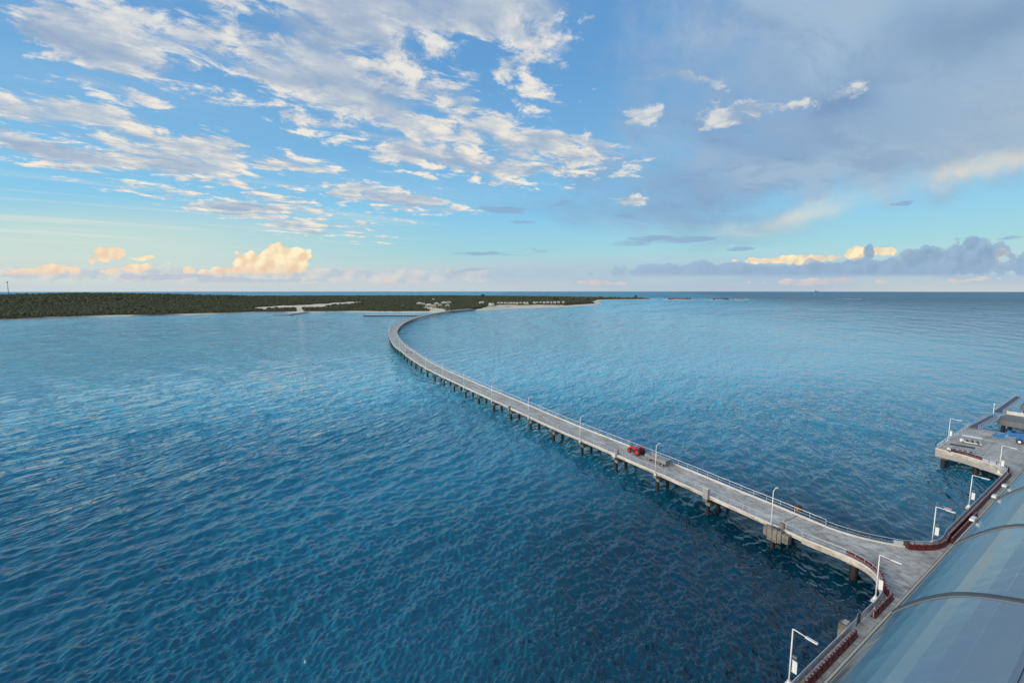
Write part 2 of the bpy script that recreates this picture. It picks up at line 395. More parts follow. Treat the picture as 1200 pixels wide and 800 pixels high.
M['blue']=mat('blue lift paint',(0.012,0.16,0.42),0.4)
M['glass_dark']=mat('dark window',(0.02,0.03,0.04),0.08)
M['gang']=mat('gangway deck',(0.10,0.12,0.17),0.7,var=0.2)
M['beige']=mat('beige trim',(0.50,0.43,0.33),0.6)
M['hull']=mat('white hull paint',(0.75,0.76,0.77),0.35)
M['lampglow']=mat('lamp lens',(0.7,0.7,0.66),0.2)
M['yellow']=mat('yellow paint',(0.65,0.36,0.05),0.5)
M['skin_seat']=mat('pale vinyl seat',(0.55,0.54,0.50),0.5)

def deck_material():
    m=bpy.data.materials.new('worn concrete deck'); m.use_nodes=True; nt=m.node_tree; b=nt.nodes['Principled BSDF']; b.inputs['Roughness'].default_value=0.85
    tcn=nt.nodes.new('ShaderNodeTexCoord')
    def nz(scale,det,rough,sc=None):
        v=tcn.outputs['Object']
        if sc:
            mp=nt.nodes.new('ShaderNodeMapping'); mp.inputs['Scale'].default_value=sc; mp.vector_type='TEXTURE'; mp.inputs['Rotation'].default_value=(0,0,R(-60)); nt.links.new(v,mp.inputs[0]); v=mp.outputs[0]
        n=nt.nodes.new('ShaderNodeTexNoise'); n.inputs['Scale'].default_value=scale; n.inputs['Detail'].default_value=det; n.inputs['Roughness'].default_value=rough
        nt.links.new(v,n.inputs['Vector']); return n.outputs['Fac']
    r1=nt.nodes.new('ShaderNodeValToRGB'); nt.links.new(nz(0.22,8,0.7),r1.inputs[0])
    r1.color_ramp.elements[0].position=0.34; r1.color_ramp.elements[0].color=(0.42,0.39,0.33,1); r1.color_ramp.elements[1].position=0.66; r1.color_ramp.elements[1].color=(0.74,0.70,0.61,1)
    r2=nt.nodes.new('ShaderNodeValToRGB'); nt.links.new(nz(1.0,6,0.72,(9.0,0.55,1)),r2.inputs[0])
    r2.color_ramp.elements[0].position=0.30; r2.color_ramp.elements[0].color=(0.52,0.50,0.48,1); r2.color_ramp.elements[1].position=0.68; r2.color_ramp.elements[1].color=(1.1,1.1,1.1,1)
    mx=nt.nodes.new('ShaderNodeMix'); mx.data_type='RGBA'; mx.blend_type='MULTIPLY'; mx.inputs[0].default_value=0.9
    r3=nt.nodes.new('ShaderNodeValToRGB'); nt.links.new(nz(0.9,8,0.78),r3.inputs[0])      # oil drips, old patches and damp marks
    r3.color_ramp.elements[0].position=0.36; r3.color_ramp.elements[0].color=(0.62,0.60,0.57,1); r3.color_ramp.elements[1].position=0.52; r3.color_ramp.elements[1].color=(1.06,1.06,1.06,1)
    m3=nt.nodes.new('ShaderNodeMix'); m3.data_type='RGBA'; m3.blend_type='MULTIPLY'; m3.inputs[0].default_value=1.0
    nt.links.new(r1.outputs[0],m3.inputs[6]); nt.links.new(r3.outputs[0],m3.inputs[7]); nt.links.new(m3.outputs[2],mx.inputs[6]); nt.links.new(r2.outputs[0],mx.inputs[7]); nt.links.new(mx.outputs[2],b.inputs['Base Color'])
    bp=nt.nodes.new('ShaderNodeBump'); bp.inputs['Strength'].default_value=0.3; bp.inputs['Distance'].default_value=0.04
    nt.links.new(nz(4.0,6,0.7),bp.inputs['Height']); nt.links.new(bp.outputs[0],b.inputs['Normal'])
    return m
M['deck']=deck_material()

# ------------------------------------------------------------------ land: shape of the coast
COAST=np.array([(-1700,150),(-1150,330),(-900,500),(-800,625),(-757,672),(-744,716),(-705,763),(-618,803),(-560,850),(-517,897),(-430,905),(-358,930),(-300,925),(-215,915),(-140,912),(-76,992),
  (-20,1085),(60,1150),(115,1197),(200,1290),(263,1374),(282,1420),(300,1480),(330,1700),(430,2110),(560,2190),(640,2190),(735,2232),(720,2300),(560,2500),(250,2950),(-400,3400),(-1800,3300),(-3600,2700),(-3600,700)],float)
def seg_dist(X,Y,P,closed=True):
    d2=np.full(X.shape,1e18); n=len(P)
    for i in range(n if closed else n-1):
        x0,y0=P[i]; x1,y1=P[(i+1)%n]; ex,ey=x1-x0,y1-y0
        t=np.clip(((X-x0)*ex+(Y-y0)*ey)/(ex*ex+ey*ey+1e-12),0,1)
        d2=np.minimum(d2,(X-x0-t*ex)**2+(Y-y0-t*ey)**2)
    return np.sqrt(d2)
def inside(X,Y,P):
    c=np.zeros(X.shape,bool); n=len(P)
    for i in range(n):
        x0,y0=P[i]; x1,y1=P[(i+1)%n]
        with np.errstate(divide='ignore',invalid='ignore'):
            k=((y0>Y)!=(y1>Y))&(X<(x1-x0)*(Y-y0)/((y1-y0) if y1!=y0 else 1e-9)+x0)
        c^=k
    return c
def wob(X,Y,l,seed=0.0):
    return (np.sin(X/l+1.3+seed)*np.cos(Y/l*1.17+0.4+seed*2)+0.6*np.sin(X/l*2.3+Y/l*1.1+seed)+0.4*np.cos(Y/l*3.1-X/l*1.9+seed))/2
def coast_d(X,Y):
    return np.where(inside(X,Y,COAST),1,-1)*seg_dist(X,Y,COAST)+wob(X,Y,26)*3.0+wob(X,Y,9,2)*1.2
ISLETS=[(797,351.2,18,6.5),(845,351.0,11,5.0),(868,351,9,5),(818,351.2,10,2.0),(832,351.2,7,2.5)]
def sst(x,a,b):
    t=np.clip((x-a)/(b-a),0,1); return t*t*(3-2*t)
def land_h(X,Y,d=None):
    d=coast_d(X,Y) if d is None else d
    h=np.where(d<0,d*0.05,1.9*sst(d,0,14)+1.2*sst(d,14,90)+1.6*sst(d,90,400))
    g=np.exp(-((X+1230)/520)**2-((Y-1320)/300)**2)*25+np.exp(-((X+620)/420)**2-((Y-1350)/280)**2)*7+np.exp(-((X+1900)/500)**2-((Y-1600)/400)**2)*13
    dune=5.0*sst(d,12,55)*sst(X,-130,-40)*(1-sst(Y,1420,1700))
    return h+dune+g*sst(d,10,220)+np.where(d>20,wob(X,Y,80,1)*0.8,0)
def pl(*pts): return np.array([tuple(un(x,y,3.0))[:2] for x,y in pts])
CLEAR=[(pl((314,361.9),(335,361.2),(362,360.8),(395,359.2),(419,357.8)),38),(pl((335,361.5),(352,361.4),(372,361.2)),36),(pl((348,361),(352,364.0),(354,366.2)),9),(pl((338,364.6),(358,364.6)),12),
  (pl((404,348.8),(478,348.5)),60),(pl((390,349.1),(400,349)),40),(pl((605,352.4),(648,352.4)),22),(pl((2,369.0),(40,368.6)),7),(pl((690,353.2),(706,352.8)),35),
  (pl((488,361),(500,360.6),(512,362.5),(516,364.6)),20),(pl((516,358.5),(534,357.2)),14),(pl((430,364.2),(520,364.4)),14),(np.array([tuple(un(x,y,8.3))[:2] for x,y in ((571,358.4),(590,357.2),(620,356.7),(662,355.6))]),17)]
def clearing(X,Y):
    c=np.zeros(X.shape)
    for P,w in CLEAR:
        c=np.maximum(c,1-sst(seg_dist(X,Y,P,False)+wob(X,Y,17,4)*w*0.35+wob(X,Y,7,5)*w*0.2,w*0.75,w*1.0))
    return c
def grid_mesh(name,X,Y,Z,m,attrs=None,smooth=True):
    r,c=X.shape; me=bpy.data.meshes.new(name); co=np.stack([X,Y,Z],-1).reshape(-1,3).astype(np.float32)
    idx=np.arange(r*c,dtype=np.int32).reshape(r,c); q=np.stack([idx[:-1,:-1],idx[:-1,1:],idx[1:,1:],idx[1:,:-1]],-1).reshape(-1,4)
    me.vertices.add(r*c); me.vertices.foreach_set('co',co.ravel()); me.loops.add(q.size); me.loops.foreach_set('vertex_index',q.ravel())
    me.polygons.add(len(q)); me.polygons.foreach_set('loop_start',np.arange(0,q.size,4,dtype=np.int32)); me.polygons.foreach_set('loop_total',np.full(len(q),4,np.int32))
    me.polygons.foreach_set('use_smooth',np.full(len(q),smooth)); me.update(calc_edges=True)
    for k,A in (attrs or {}).items():
        at=me.attributes.new(k,'FLOAT','POINT'); at.data.foreach_set('value',A.reshape(-1).astype(np.float32))
    me.materials.append(m); o=bpy.data.objects.new(name,me); COL.objects.link(o); return o

# ------------------------------------------------------------------ sea
def sea_material():
    m=bpy.data.materials.new('sea water'); m.use_nodes=True; nt=m.node_tree; L2=nt.links; b=nt.nodes['Principled BSDF']
    b.inputs['IOR'].default_value=1.45
    def at(n): q=nt.nodes.new('ShaderNodeAttribute'); q.attribute_name=n; return q.outputs['Fac']
    tcn=nt.nodes.new('ShaderNodeTexCoord')
    def nz(scale,det,rough,sc=(1,1,1),rot=0.0,dist=0.0):
        mp=nt.nodes.new('ShaderNodeMapping'); mp.vector_type='TEXTURE'; mp.inputs['Scale'].default_value=sc; mp.inputs['Rotation'].default_value=(0,0,R(62)+rot); L2.new(tcn.outputs['Object'],mp.inputs[0])
        n=nt.nodes.new('ShaderNodeTexNoise'); n.noise_dimensions='2D'; n.inputs['Scale'].default_value=scale; n.inputs['Detail'].default_value=det; n.inputs['Roughness'].default_value=rough; n.inputs['Distortion'].default_value=dist
        L2.new(mp.outputs[0],n.inputs['Vector']); return n.outputs['Fac']
    def mth(op,x,y):
        n=nt.nodes.new('ShaderNodeMath'); n.operation=op
        for i,q in enumerate((x,y)):
            if isinstance(q,(int,float)): n.inputs[i].default_value=q
            else: L2.new(q,n.inputs[i])
        return n.outputs[0]
    # colour of the water body: deep blue, greener and paler over the sand shelf, with big soft patches, berth shade and left-hand sheen painted in
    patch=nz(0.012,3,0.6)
    sh=mth('ADD',at('depth_and_light'),mth('MULTIPLY',mth('SUBTRACT',patch,0.5),0.30))
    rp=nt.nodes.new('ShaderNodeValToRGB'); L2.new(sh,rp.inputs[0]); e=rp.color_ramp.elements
    e[0].position=0.0; e[0].color=DEEP_SHADE; e[1].position=1.0; e[1].color=(0.15,0.53,0.66,1)
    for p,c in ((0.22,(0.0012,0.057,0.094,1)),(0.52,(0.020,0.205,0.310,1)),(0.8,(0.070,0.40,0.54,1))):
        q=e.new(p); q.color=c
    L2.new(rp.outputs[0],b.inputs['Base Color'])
    L2.new(at('rough'),b.inputs['Roughness'])
    far=at('far')
    f1,f2=at('far1'),at('far2')
    def inv(q,k): return mth('SUBTRACT',1.0,mth('MULTIPLY',q,k))
    rip=mth('MULTIPLY',nz(1.5,2,0.5,(1.7,0.8,1),0.1,0.3),mth('MULTIPLY',inv(far,0.95),0.10))
    mid=mth('MULTIPLY',nz(0.42,2,0.55,(1.9,0.75,1),0.05,0.3),mth('MULTIPLY',inv(f1,0.85),mth('MULTIPLY',far,1.3)))
    big=mth('MULTIPLY',nz(0.12,3,0.55,(1.9,0.8,1),-0.08,0.2),mth('MULTIPLY',inv(f2,0.8),mth('MULTIPLY',far,3.6)))
    sw1=mth('MULTIPLY',nz(0.030,3,0.6,(1.8,0.8,1),0.16,0.2),mth('MULTIPLY',f1,17.0))
    sw2=mth('MULTIPLY',nz(0.008,4,0.62,(1.8,0.8,1),-0.05,0.2),mth('MULTIPLY',f2,85.0))
    hgt=mth('ADD',mth('ADD',mth('ADD',rip,mid),big),mth('ADD',sw1,sw2))
    bp=nt.nodes.new('ShaderNodeBump'); bp.inputs['Strength'].default_value=1.0; bp.inputs['Distance'].default_value=1.0; L2.new(hgt,bp.inputs['Height']); L2.new(bp.outputs[0],b.inputs['Normal'])
    return m
DEEP_SHADE=(0.0012,0.022,0.048,1)  # darkest body tone, deep water with berth shade put into it
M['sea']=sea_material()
def make_sea():
    q=np.concatenate([np.geomspace(3000,760,40)[:-1],np.arange(760,130,-0.95),np.arange(130,20,-0.7),np.arange(20,1.6,-0.35),[1.3,1.0]])
    r=CZ*520/q
    az=np.concatenate([np.linspace(R(-57),R(57),1500),np.linspace(R(60),R(300),60),[R(303)]])
    Rr,Az=np.meshgrid(r,az,indexing='ij'); X=Rr*np.sin(Az); Y=Rr*np.cos(Az); Z=np.zeros_like(X)
    dr=np.gradient(r)[:,None]; lod=np.maximum(dr,Rr*0.0015)
    g=np.random.default_rng(5); NW=110
    lam=np.geomspace(0.36,12,NW)*g.uniform(0.93,1.07,NW)
    ang=R(-34)+g.normal(0,0.62,NW)*np.where(lam>4,0.75,1.15)       # travel direction; the crests lie along a bearing a little right of the view
    slope=0.060*np.where(lam<1.2,1.12,1.0)*np.where(lam>1.3,0.72,1.0)*np.where(lam>2.6,0.66,1.0)*np.where(lam>5,0.60,1.0)*np.where(lam>9,0.6,1.0)
    # patches of livelier and calmer water
    gust=np.clip(1+0.30*wob(X,Y,24,3)+0.2*wob(X*.6+Y*.8,Y*.6-X*.8,9,6)+0.30*wob(X,Y,70,8),0.4,1.7)
    for l,an,s in zip(lam,ang,slope):
        ok=np.where((lod/l).min(1)<0.42)[0]
        if len(ok)==0: continue
        sl=slice(ok[0],ok[-1]+1); x_,y_=X[sl],Y[sl]
        k=2*math.pi/l; ph=k*(np.cos(an)*x_+np.sin(an)*y_)+g.uniform(0,6.28)+0.6*wob(x_,y_,l*4,an)
        w=1-sst(lod[sl]/l,0.10,0.42)
        Z[sl]+=w*(s/k)*gust[sl]*((2.0-2.5*np.abs(np.sin(ph/2)))+0.35*np.cos(ph))
    d=coast_d(X,Y)
    near=np.clip(np.exp(d/300.0),0,1)*0.92
    lag=np.exp(-((X-10)/330)**2-((Y-640)/380)**2)*1.15+np.exp(-((X+260)/300)**2-((Y-640)/330)**2)*0.42+np.exp(-((X-30)/210)**2-((Y-330)/190)**2)*0.34+np.exp(-((X-420)/260)**2-((Y-1700)/420)**2)*0.45
    berth_shade=0.20-0.28*np.exp(-((X-45)/40)**2-((Y-62)/42)**2)  # dip by the berth: deep basin with ship and pier shade painted in
    shal_light=np.clip(np.maximum(near,lag)+0.30*np.minimum(near,lag)+0.55*sst(d,-35,0)+0.27*sst(Rr,100,420)+0.26*sst(-X,-20,220)*sst(Rr,70,240),0,1)  # the rise to the left puts silvery sky reflection into the body colour
    shal_light=np.maximum(np.clip(shal_light+berth_shade,0,1),0.62*sst(np.log(Rr),math.log(1300),math.log(4500))); shal_light*=1-0.34*sst(X-0.35*Y,250,650)*sst(Y,-200,1200)
    far=sst(lod/5.0,0.10,0.40)
    rough=0.04+0.05*sst(np.log(Rr),math.log(120),math.log(700))+0.26*sst(np.log(Rr),math.log(600),math.log(4000))
    o=grid_mesh('sea',X,Y,Z,M['sea'],{'depth_and_light':shal_light,'far':sst(np.log(Rr),math.log(75),math.log(200)),'far1':sst(np.log(Rr),math.log(240),math.log(1000)),'far2':sst(np.log(Rr),math.log(600),math.log(2400)),'rough':rough}); o['kind']='structure'
    # floor under the nadir ring
make_sea()

# ------------------------------------------------------------------ island
def land_material():
    m=bpy.data.materials.new('sand and soil'); m.use_nodes=True; nt=m.node_tree; b=nt.nodes['Principled BSDF']; b.inputs['Roughness'].default_value=0.95
    q=nt.nodes.new('ShaderNodeAttribute'); q.attribute_name='sand'
    tcn=nt.nodes.new('ShaderNodeTexCoord'); n=nt.nodes.new('ShaderNodeTexNoise'); n.inputs['Scale'].default_value=0.09; n.inputs['Detail'].default_value=6; n.inputs['Roughness'].default_value=0.7; nt.links.new(tcn.outputs['Object'],n.inputs['Vector'])
    mm=nt.nodes.new('ShaderNodeMath'); mm.operation='MULTIPLY_ADD'; nt.links.new(n.outputs['Fac'],mm.inputs[0]); mm.inputs[1].default_value=0.55; mm.inputs[2].default_value=-0.28
    ad=nt.nodes.new('ShaderNodeMath'); ad.operation='ADD'; nt.links.new(q.outputs['Fac'],ad.inputs[0]); nt.links.new(mm.outputs[0],ad.inputs[1])
    rp=nt.nodes.new('ShaderNodeValToRGB'); nt.links.new(ad.outputs[0],rp.inputs[0]); e=rp.color_ramp.elements
    e[0].position=0.12; e[0].color=(0.030,0.036,0.020,1); e[1].position=0.85; e[1].color=(0.80,0.66,0.46,1)
    for p,c in ((0.30,(0.09,0.075,0.05,1)),(0.50,(0.30,0.24,0.18,1)),(0.64,(0.66,0.52,0.36,1))): k=e.new(p); k.color=c
    nt.links.new(rp.outputs[0],b.inputs['Base Color']); return m
M['land']=land_material()
def sandiness(X,Y,d):
    right=sst(X,-120,-40)
    beach=(1-sst(d,12+8*right,19+10*right+wob(X,Y,30,8)*4))*np.where(right>0.5,1.0,0.60+0.40*wob(X,Y,40,7))
    rock=np.exp(-((X+100)/50)**2-((Y-935)/50)**2)
    return np.clip(np.maximum(beach*(1-0.7*rock),clearing(X,Y)),0,1)
def make_land():
    rr=np.concatenate([np.geomspace(560,1500,230),np.geomspace(1505,3600,150)]); az=np.linspace(R(-62),R(22),760)
    Rr,Az=np.meshgrid(rr,az,indexing='ij'); X=Rr*np.sin(Az); Y=Rr*np.cos(Az); d=coast_d(X,Y); H=land_h(X,Y,d)
    H=np.where(d<-60,-3.0,H)
    o=grid_mesh('island_ground',X,Y,H,M['land'],{'sand':sandiness(X,Y,d)}); o['kind']='structure'
    for i,(px,py,rx,h) in enumerate(ISLETS):
        c=un(px,py,0); a=np.linspace(0,2*math.pi,40); rd=np.linspace(0,1,9); Rd,Aa=np.meshgrid(rd,a,indexing='ij')
        k=1+0.18*np.sin(Aa*3+i)+0.12*np.sin(Aa*5+2*i); sx=rx*c.y/520
        X=c.x+Rd*np.cos(Aa)*sx*k; Y=c.y+Rd*np.sin(Aa)*sx*0.55*k; Z=(1-Rd**2.2)*h*(1+0.25*np.sin(Aa*2+i)*Rd)-Rd**4*1.0
        o=grid_mesh('islet',X,Y,Z,M['islet'],{'sand':np.clip(0.9-Z/h*0.7,0,1)}); o['kind']='structure'
M['islet']=M['land']
make_land()

def leaf_material(name,c1,c2,c3):
    m=bpy.data.materials.new(name); m.use_nodes=True; nt=m.node_tree; b=nt.nodes['Principled BSDF']; b.inputs['Roughness'].default_value=0.8; b.inputs['Specular IOR Level'].default_value=0.15
    tcn=nt.nodes.new('ShaderNodeTexCoord'); n=nt.nodes.new('ShaderNodeTexNoise'); n.inputs['Scale'].default_value=0.06; n.inputs['Detail'].default_value=8; n.inputs['Roughness'].default_value=0.8; nt.links.new(tcn.outputs['Object'],n.inputs['Vector'])
    rp=nt.nodes.new('ShaderNodeValToRGB'); nt.links.new(n.outputs['Fac'],rp.inputs[0]); e=rp.color_ramp.elements
    e[0].position=0.32; e[0].color=c1+(1,); e[1].position=0.72; e[1].color=c3+(1,); k=e.new(0.5); k.color=c2+(1,)
    nt.links.new(rp.outputs[0],b.inputs['Base Color']); return m
M['leaf']=leaf_material('scrub leaves',(0.034,0.040,0.018),(0.072,0.076,0.035),(0.135,0.130,0.066))
M['trunk']=mat('grey bark',(0.14,0.11,0.08),0.9,var=0.3)
ICO_V,ICO_F=None,None
def ico(sub):
    bm=bmesh.new(); bmesh.ops.create_icosphere(bm,subdivisions=sub,radius=1.0); v=np.array([x.co[:] for x in bm.verts]); bm.verts.index_update(); f=np.array([[x.index for x in q.verts] for q in bm.faces]); bm.free(); return v,f
def clumps(name,P,rad,m,sub=1,flat=0.75,jit=0.38,seed=1):
    g=np.random.default_rng(seed); v,f=ico(sub); n=len(P); nv=len(v)
    th=g.uniform(0,6.28,n); c,s=np.cos(th)[:,None],np.sin(th)[:,None]
    vx=v[None,:,0]*c-v[None,:,1]*s; vy=v[None,:,0]*s+v[None,:,1]*c; vz=np.repeat(v[None,:,2],n,0)
    k=1+g.normal(0,jit,(n,nv)); 
    co=np.stack([P[:,0:1]+vx*k*rad[:,None],P[:,1:2]+vy*k*rad[:,None],P[:,2:3]+vz*k*flat*rad[:,None]],-1).reshape(-1,3).astype(np.float32)
    F2=(f[None]+ (np.arange(n)*nv)[:,None,None]).reshape(-1,3).astype(np.int32)
    me=bpy.data.meshes.new(name); me.vertices.add(len(co)); me.vertices.foreach_set('co',co.ravel()); me.loops.add(F2.size); me.loops.foreach_set('vertex_index',F2.ravel())
    me.polygons.add(len(F2)); me.polygons.foreach_set('loop_start',np.arange(0,F2.size,3,dtype=np.int32)); me.polygons.foreach_set('loop_total',np.full(len(F2),3,np.int32)); me.update(calc_edges=True)
    me.materials.append(m); o=bpy.data.objects.new(name,me); COL.objects.link(o); return o
def make_forest():
    g=np.random.default_rng(3); pts=[]; rads=[]
    for y0,y1,sp_,r0 in ((560,1000,3.4,1.75),(1000,1500,4.6,2.3),(1500,2200,7.0,3.1),(2200,3500,11,4.2)):
        n=int((y1-y0)*2.2*y1/(sp_*sp_))
        rr=np.sqrt(g.uniform(y0*y0,y1*y1,n)); az=g.uniform(R(-56),R(19),n); X=rr*np.sin(az); Y=rr*np.cos(az)
        d=coast_d(X,Y); sd=sandiness(X,Y,d); gap=wob(X,Y,45,9)+wob(X,Y,14,10)*0.7
        keep=(d>13+np.where(X>-120,14,0))&(sd<0.35+g.uniform(-0.15,0.15,n))&(gap>-0.85+g.uniform(-0.2,0.2,n))
        X,Y,d=X[keep],Y[keep],d[keep]; r=r0*np.minimum(g.lognormal(0,0.28,len(X)),1.5)*(0.55+0.45*sst(d,8,70))
        hill=np.exp(-((X+1230)/560)**2-((Y-1320)/340)**2); h=land_h(X,Y,d)+r*g.uniform(0.25,0.80,len(X))*(0.72+0.25*hill); pts.append(np.stack([X,Y,h],-1)); rads.append(r)
    for i,(px,py,rx,h) in enumerate(ISLETS[:2]):
        c=un(px,py,0); sx=rx*c.y/520; n=110; X=c.x+g.normal(-0.1,0.40,n)*sx; Y=c.y+g.normal(0,0.2,n)*sx
        k=np.hypot((X-c.x)/sx,(Y-c.y)/sx/0.55)<0.8; X,Y=X[k],Y[k]; pts.append(np.stack([X,Y,np.full(len(X),h*0.75)],-1)); rads.append(g.uniform(2.5,4.5,len(X)))
    P=np.concatenate(pts); Q=np.concatenate(rads); o=clumps('coastal_scrub',P,Q,M['leaf'],1,0.80,0.26); o['kind']='stuff'; o['label']='dense dark green scrub forest covering the low island'
    print('clumps',len(P))
make_forest()

# ------------------------------------------------------------------ trestle pier
DZ=4.5                                          # deck level
NEAR=smooth_path([(-126,905),(-133,850),(-140,800),(-146,725),(-148.5,644),(-140.5,543),(-127,464),(-115,413),(-101.8,368),(-86.2,322),(-73.8,293),(-61.8,264),(-44,226),(-22,186),(-0.4,148.2),(12.3,126),(22.6,109.5),(33.2,92),(38.3,83),(43.0,75),(47.0,67.9)],1.0,6)
NEAR=NEAR[::-1]                                 # from the berth out to the island; the deck lies to the left of travel
WID=7.6
def side(path,o):                               # parallel path, o metres towards the far side
    out=[]
    for i,p in enumerate(path):
        d=(path[min(i+1,len(path)-1)]-path[max(i-1,0)]).normalized(); out.append(p+Vector((d.y,-d.x))*o)
    return out
pier=thing('trestle_pier','long curving concrete trestle pier running from the ship berth to the wooded island','pier',(NEAR[0].x,NEAR[0].y,0),world=True)
WORLDLOC[pier.name]=(NEAR[0].x,NEAR[0].y,0)
MB().sweep(NEAR,[(0,4.06),(0,DZ),(WID,DZ),(WID,4.06)]).build('deck',M['deck'],pier)
MB().sweep(NEAR,[(1.5,3.05),(1.5,4.058),(2.5,4.058),(2.5,3.05)]).build('girder',M['pile'],pier)  # shade below the deck is put into the girder colour
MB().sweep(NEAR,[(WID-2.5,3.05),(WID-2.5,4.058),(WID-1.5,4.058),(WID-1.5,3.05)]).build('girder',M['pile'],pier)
MB().sweep(NEAR,[(0.02,DZ+.002),(0.02,DZ+.26),(0.30,DZ+.26),(0.30,DZ+.002)]).build('kerb',M['kerb'],pier)
MB().sweep(NEAR,[(WID-.32,DZ+.002),(WID-.32,DZ+.30),(WID-.02,DZ+.30),(WID-.02,DZ+.002)]).build('kerb',M['kerb'],pier)
for p,d in along(NEAR,12.75,11.0): 
    r=Vector((d.y,-d.x)); MB().beam((p+r*0.32).to_3d()+Vector((0,0,DZ+.004)),(p+r*(WID-.34)).to_3d()+Vector((0,0,DZ+.004)),0.06,0.006).build('expansion_joint',M['dgrey'],pier)
bents=along(NEAR,12.75,4.8); rest_pile=MB(); rest_cap=MB()
for i,(p,d) in enumerate(bents):
    r=Vector((d.y,-d.x)); rz=math.atan2(r.y,r.x); c=p+r*(WID/2)
    cm=MB().box((c.x,c.y,2.72),(WID-.9,1.0,0.66),rz)
    e=p-r*0.26; cm.box((e.x,e.y,3.72),(0.50,0.85,0.64),rz); e=p+r*(WID+0.26); cm.box((e.x,e.y,3.72),(0.50,0.85,0.64),rz)
    piles=[]
    for o in (0.5,WID/2,WID-0.5):
        q=p+r*o; piles.append(((q.x,q.y,-4),(q.x,q.y,2.38)))
    if i<33:
        cap=cm.build('pile_cap',M['cap'],pier)
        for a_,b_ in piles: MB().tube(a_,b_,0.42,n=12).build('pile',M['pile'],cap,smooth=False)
    else:
        if i<70: cm.build('pile_cap',M['cap'],pier)
        for a_,b_ in piles: rest_pile.tube(a_,b_,0.42,n=8)
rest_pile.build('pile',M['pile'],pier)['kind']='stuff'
# broad bearing pier with slots where trestle and berth meet, and the equipment on it
p0,d0=along(NEAR,1000,3.4)[0]; r0=Vector((d0.y,-d0.x)); rz0=math.atan2(r0.y,r0.x)
bb=MB()
for k,(o,w,z0,z1) in enumerate(((-1.35,1.0,2.9,4.35),(-0.42,0.62,2.5,4.58),(0.36,0.72,2.3,4.66),(1.2,0.78,2.3,4.62),(1.95,.55,2.9,4.4))):
    q=p0-d0*(-o)-r0*0.55; bb.box((q.x,q.y,(z0+z1)/2),(1.0,w,z1-z0),rz0)
q=p0+d0*.35-r0*.30; bb.box((q.x,q.y,3.35),(.6,4.4,1.0),rz0); bb.build('bearing_block',M['cap'],pier)
q=p0-r0*0.2; MB().tube((q.x+.3,q.y-.1,4.76),(q.x+.3,q.y-.1,5.75),0.42,n=14).build('pump_housing',M['dgrey'],pier,smooth=False)
# electrical cabinets standing on the pile caps
def cabinet(i,label,sx=0.95,sy=1.15,h=1.75,mm='grey'):
    p,d=bents[i]; r=Vector((d.y,-d.x)); t=thing('electrical_cabinet',label,'cabinet',(p.x-r.x*0.28,p.y-r.y*0.28,4.04),math.atan2(r.y,r.x),group='cabinets on the pier edge')
    MB().box((0,0,h/2),(sx*.62,sy,h),0).build('cabinet_box',M[mm],t,bevel=0.03); MB().box((0,0,h+0.04),(sx*.72,sy+.12,.08),0).build('cover',M['kerb'],t)
    MB().box((sx*.31+.012,0.0,h*.55),(.02,sy*.8,h*.7),0).build('door',M['dgrey'],t); return t
bi=min(range(len(bents)),key=lambda i:(bents[i][0]-Vector((38.4,82.2))).length); cabinet(bi,'tall grey cabinet on the pier edge between the two nearest trestle lamps',h=2.1)
bi=min(range(len(bents)),key=lambda i:(bents[i][0]-Vector((26.4,103.8))).length); cabinet(bi,'low pale cabinet on the pier edge opposite the red tractor',h=0.95,mm='kerb')
p,d=bents[bi]; r=Vector((d.y,-d.x)); q=p+r*1.0
t=thing('bollard','small black bollard on the deck beside the low pale cabinet','bollard',(q.x,q.y,DZ)); MB().tube((0,0,0),(0,0,.95),.17,.15,12).build('post',M['black'],t); MB().tube((0,0,.951),(0,0,1.06),.22,.20,12).build('cap',M['black'],t)
bi=min(range(len(bents)),key=lambda i:(bents[i][0]-Vector((1,146))).length); cabinet(bi,'small weathered cabinet on the pier edge beyond the second lamp past the tractor',h=1.3,mm='dgrey')

# ------------------------------------------------------------------ berth: walkways, junction and loading platform
leftfil=smooth_path([NEAR[0],(48.9,65.3),(50.6,62.9),(51.4,61.0),(51.5,59.2),(50.9,57.6),W(70.5,18.62).to_2d(),W(67,18.36).to_2d()],0.5,2)
farend=side(NEAR,WID)[0]
rightfil=smooth_path([farend,(55.0,69.9),(57.2,68.0),(59.7,66.6),(62.2,65.7),(64.6,65.5),(66.6,65.9),(68.6,66.9),W(97.5,18.36).to_2d()],0.5,2)
platfil=smooth_path([W(141.5,18.36).to_2d(),W(144.2,18.7).to_2d(),W(146.2,20.0).to_2d(),W(147.6,22.4).to_2d(),W(149.2,26).to_2d(),W(150.3,31.8).to_2d()],0.5,1)
poly=[W(28,16.98).to_2d(),W(28,18.36).to_2d()]+leftfil[::-1]+rightfil+platfil+[W(182.5,32.3).to_2d(),W(185,16.98).to_2d()]
berth=thing('berth_pier','concrete berth walkway with wide junction and loading platform alongside the ship','pier',tuple(W(80,17.5,0)),world=True)
MB().prism(poly,3.75,DZ).build('deck',M['deck'],berth)
pp=platfil+[W(182.4,32.2).to_2d(),W(184.9,16.9).to_2d(),W(146,16.9).to_2d()]
cx=Vector((0,0)); 
for q in pp: cx+=q
cx/=len(pp); MB().prism([cx+(q-cx)*0.995 for q in pp],2.65,3.748).build('platform_beam',M['concrete'],berth)
for s0,p0_,s1,p1_ in ((76.5,17,83,25.5),(98,17,98,18.1),(120,17,120,18.1),(150,17.5,181,18.9),(163,17,165,31),(174,17,176,31),(152,24,181,25.2),(60,17,60,17.9)):
    MB().beam(W(s0,p0_,DZ+.004),W(s1,p1_,DZ+.004),0.06,0.006).build('expansion_joint',M['dgrey'],berth)
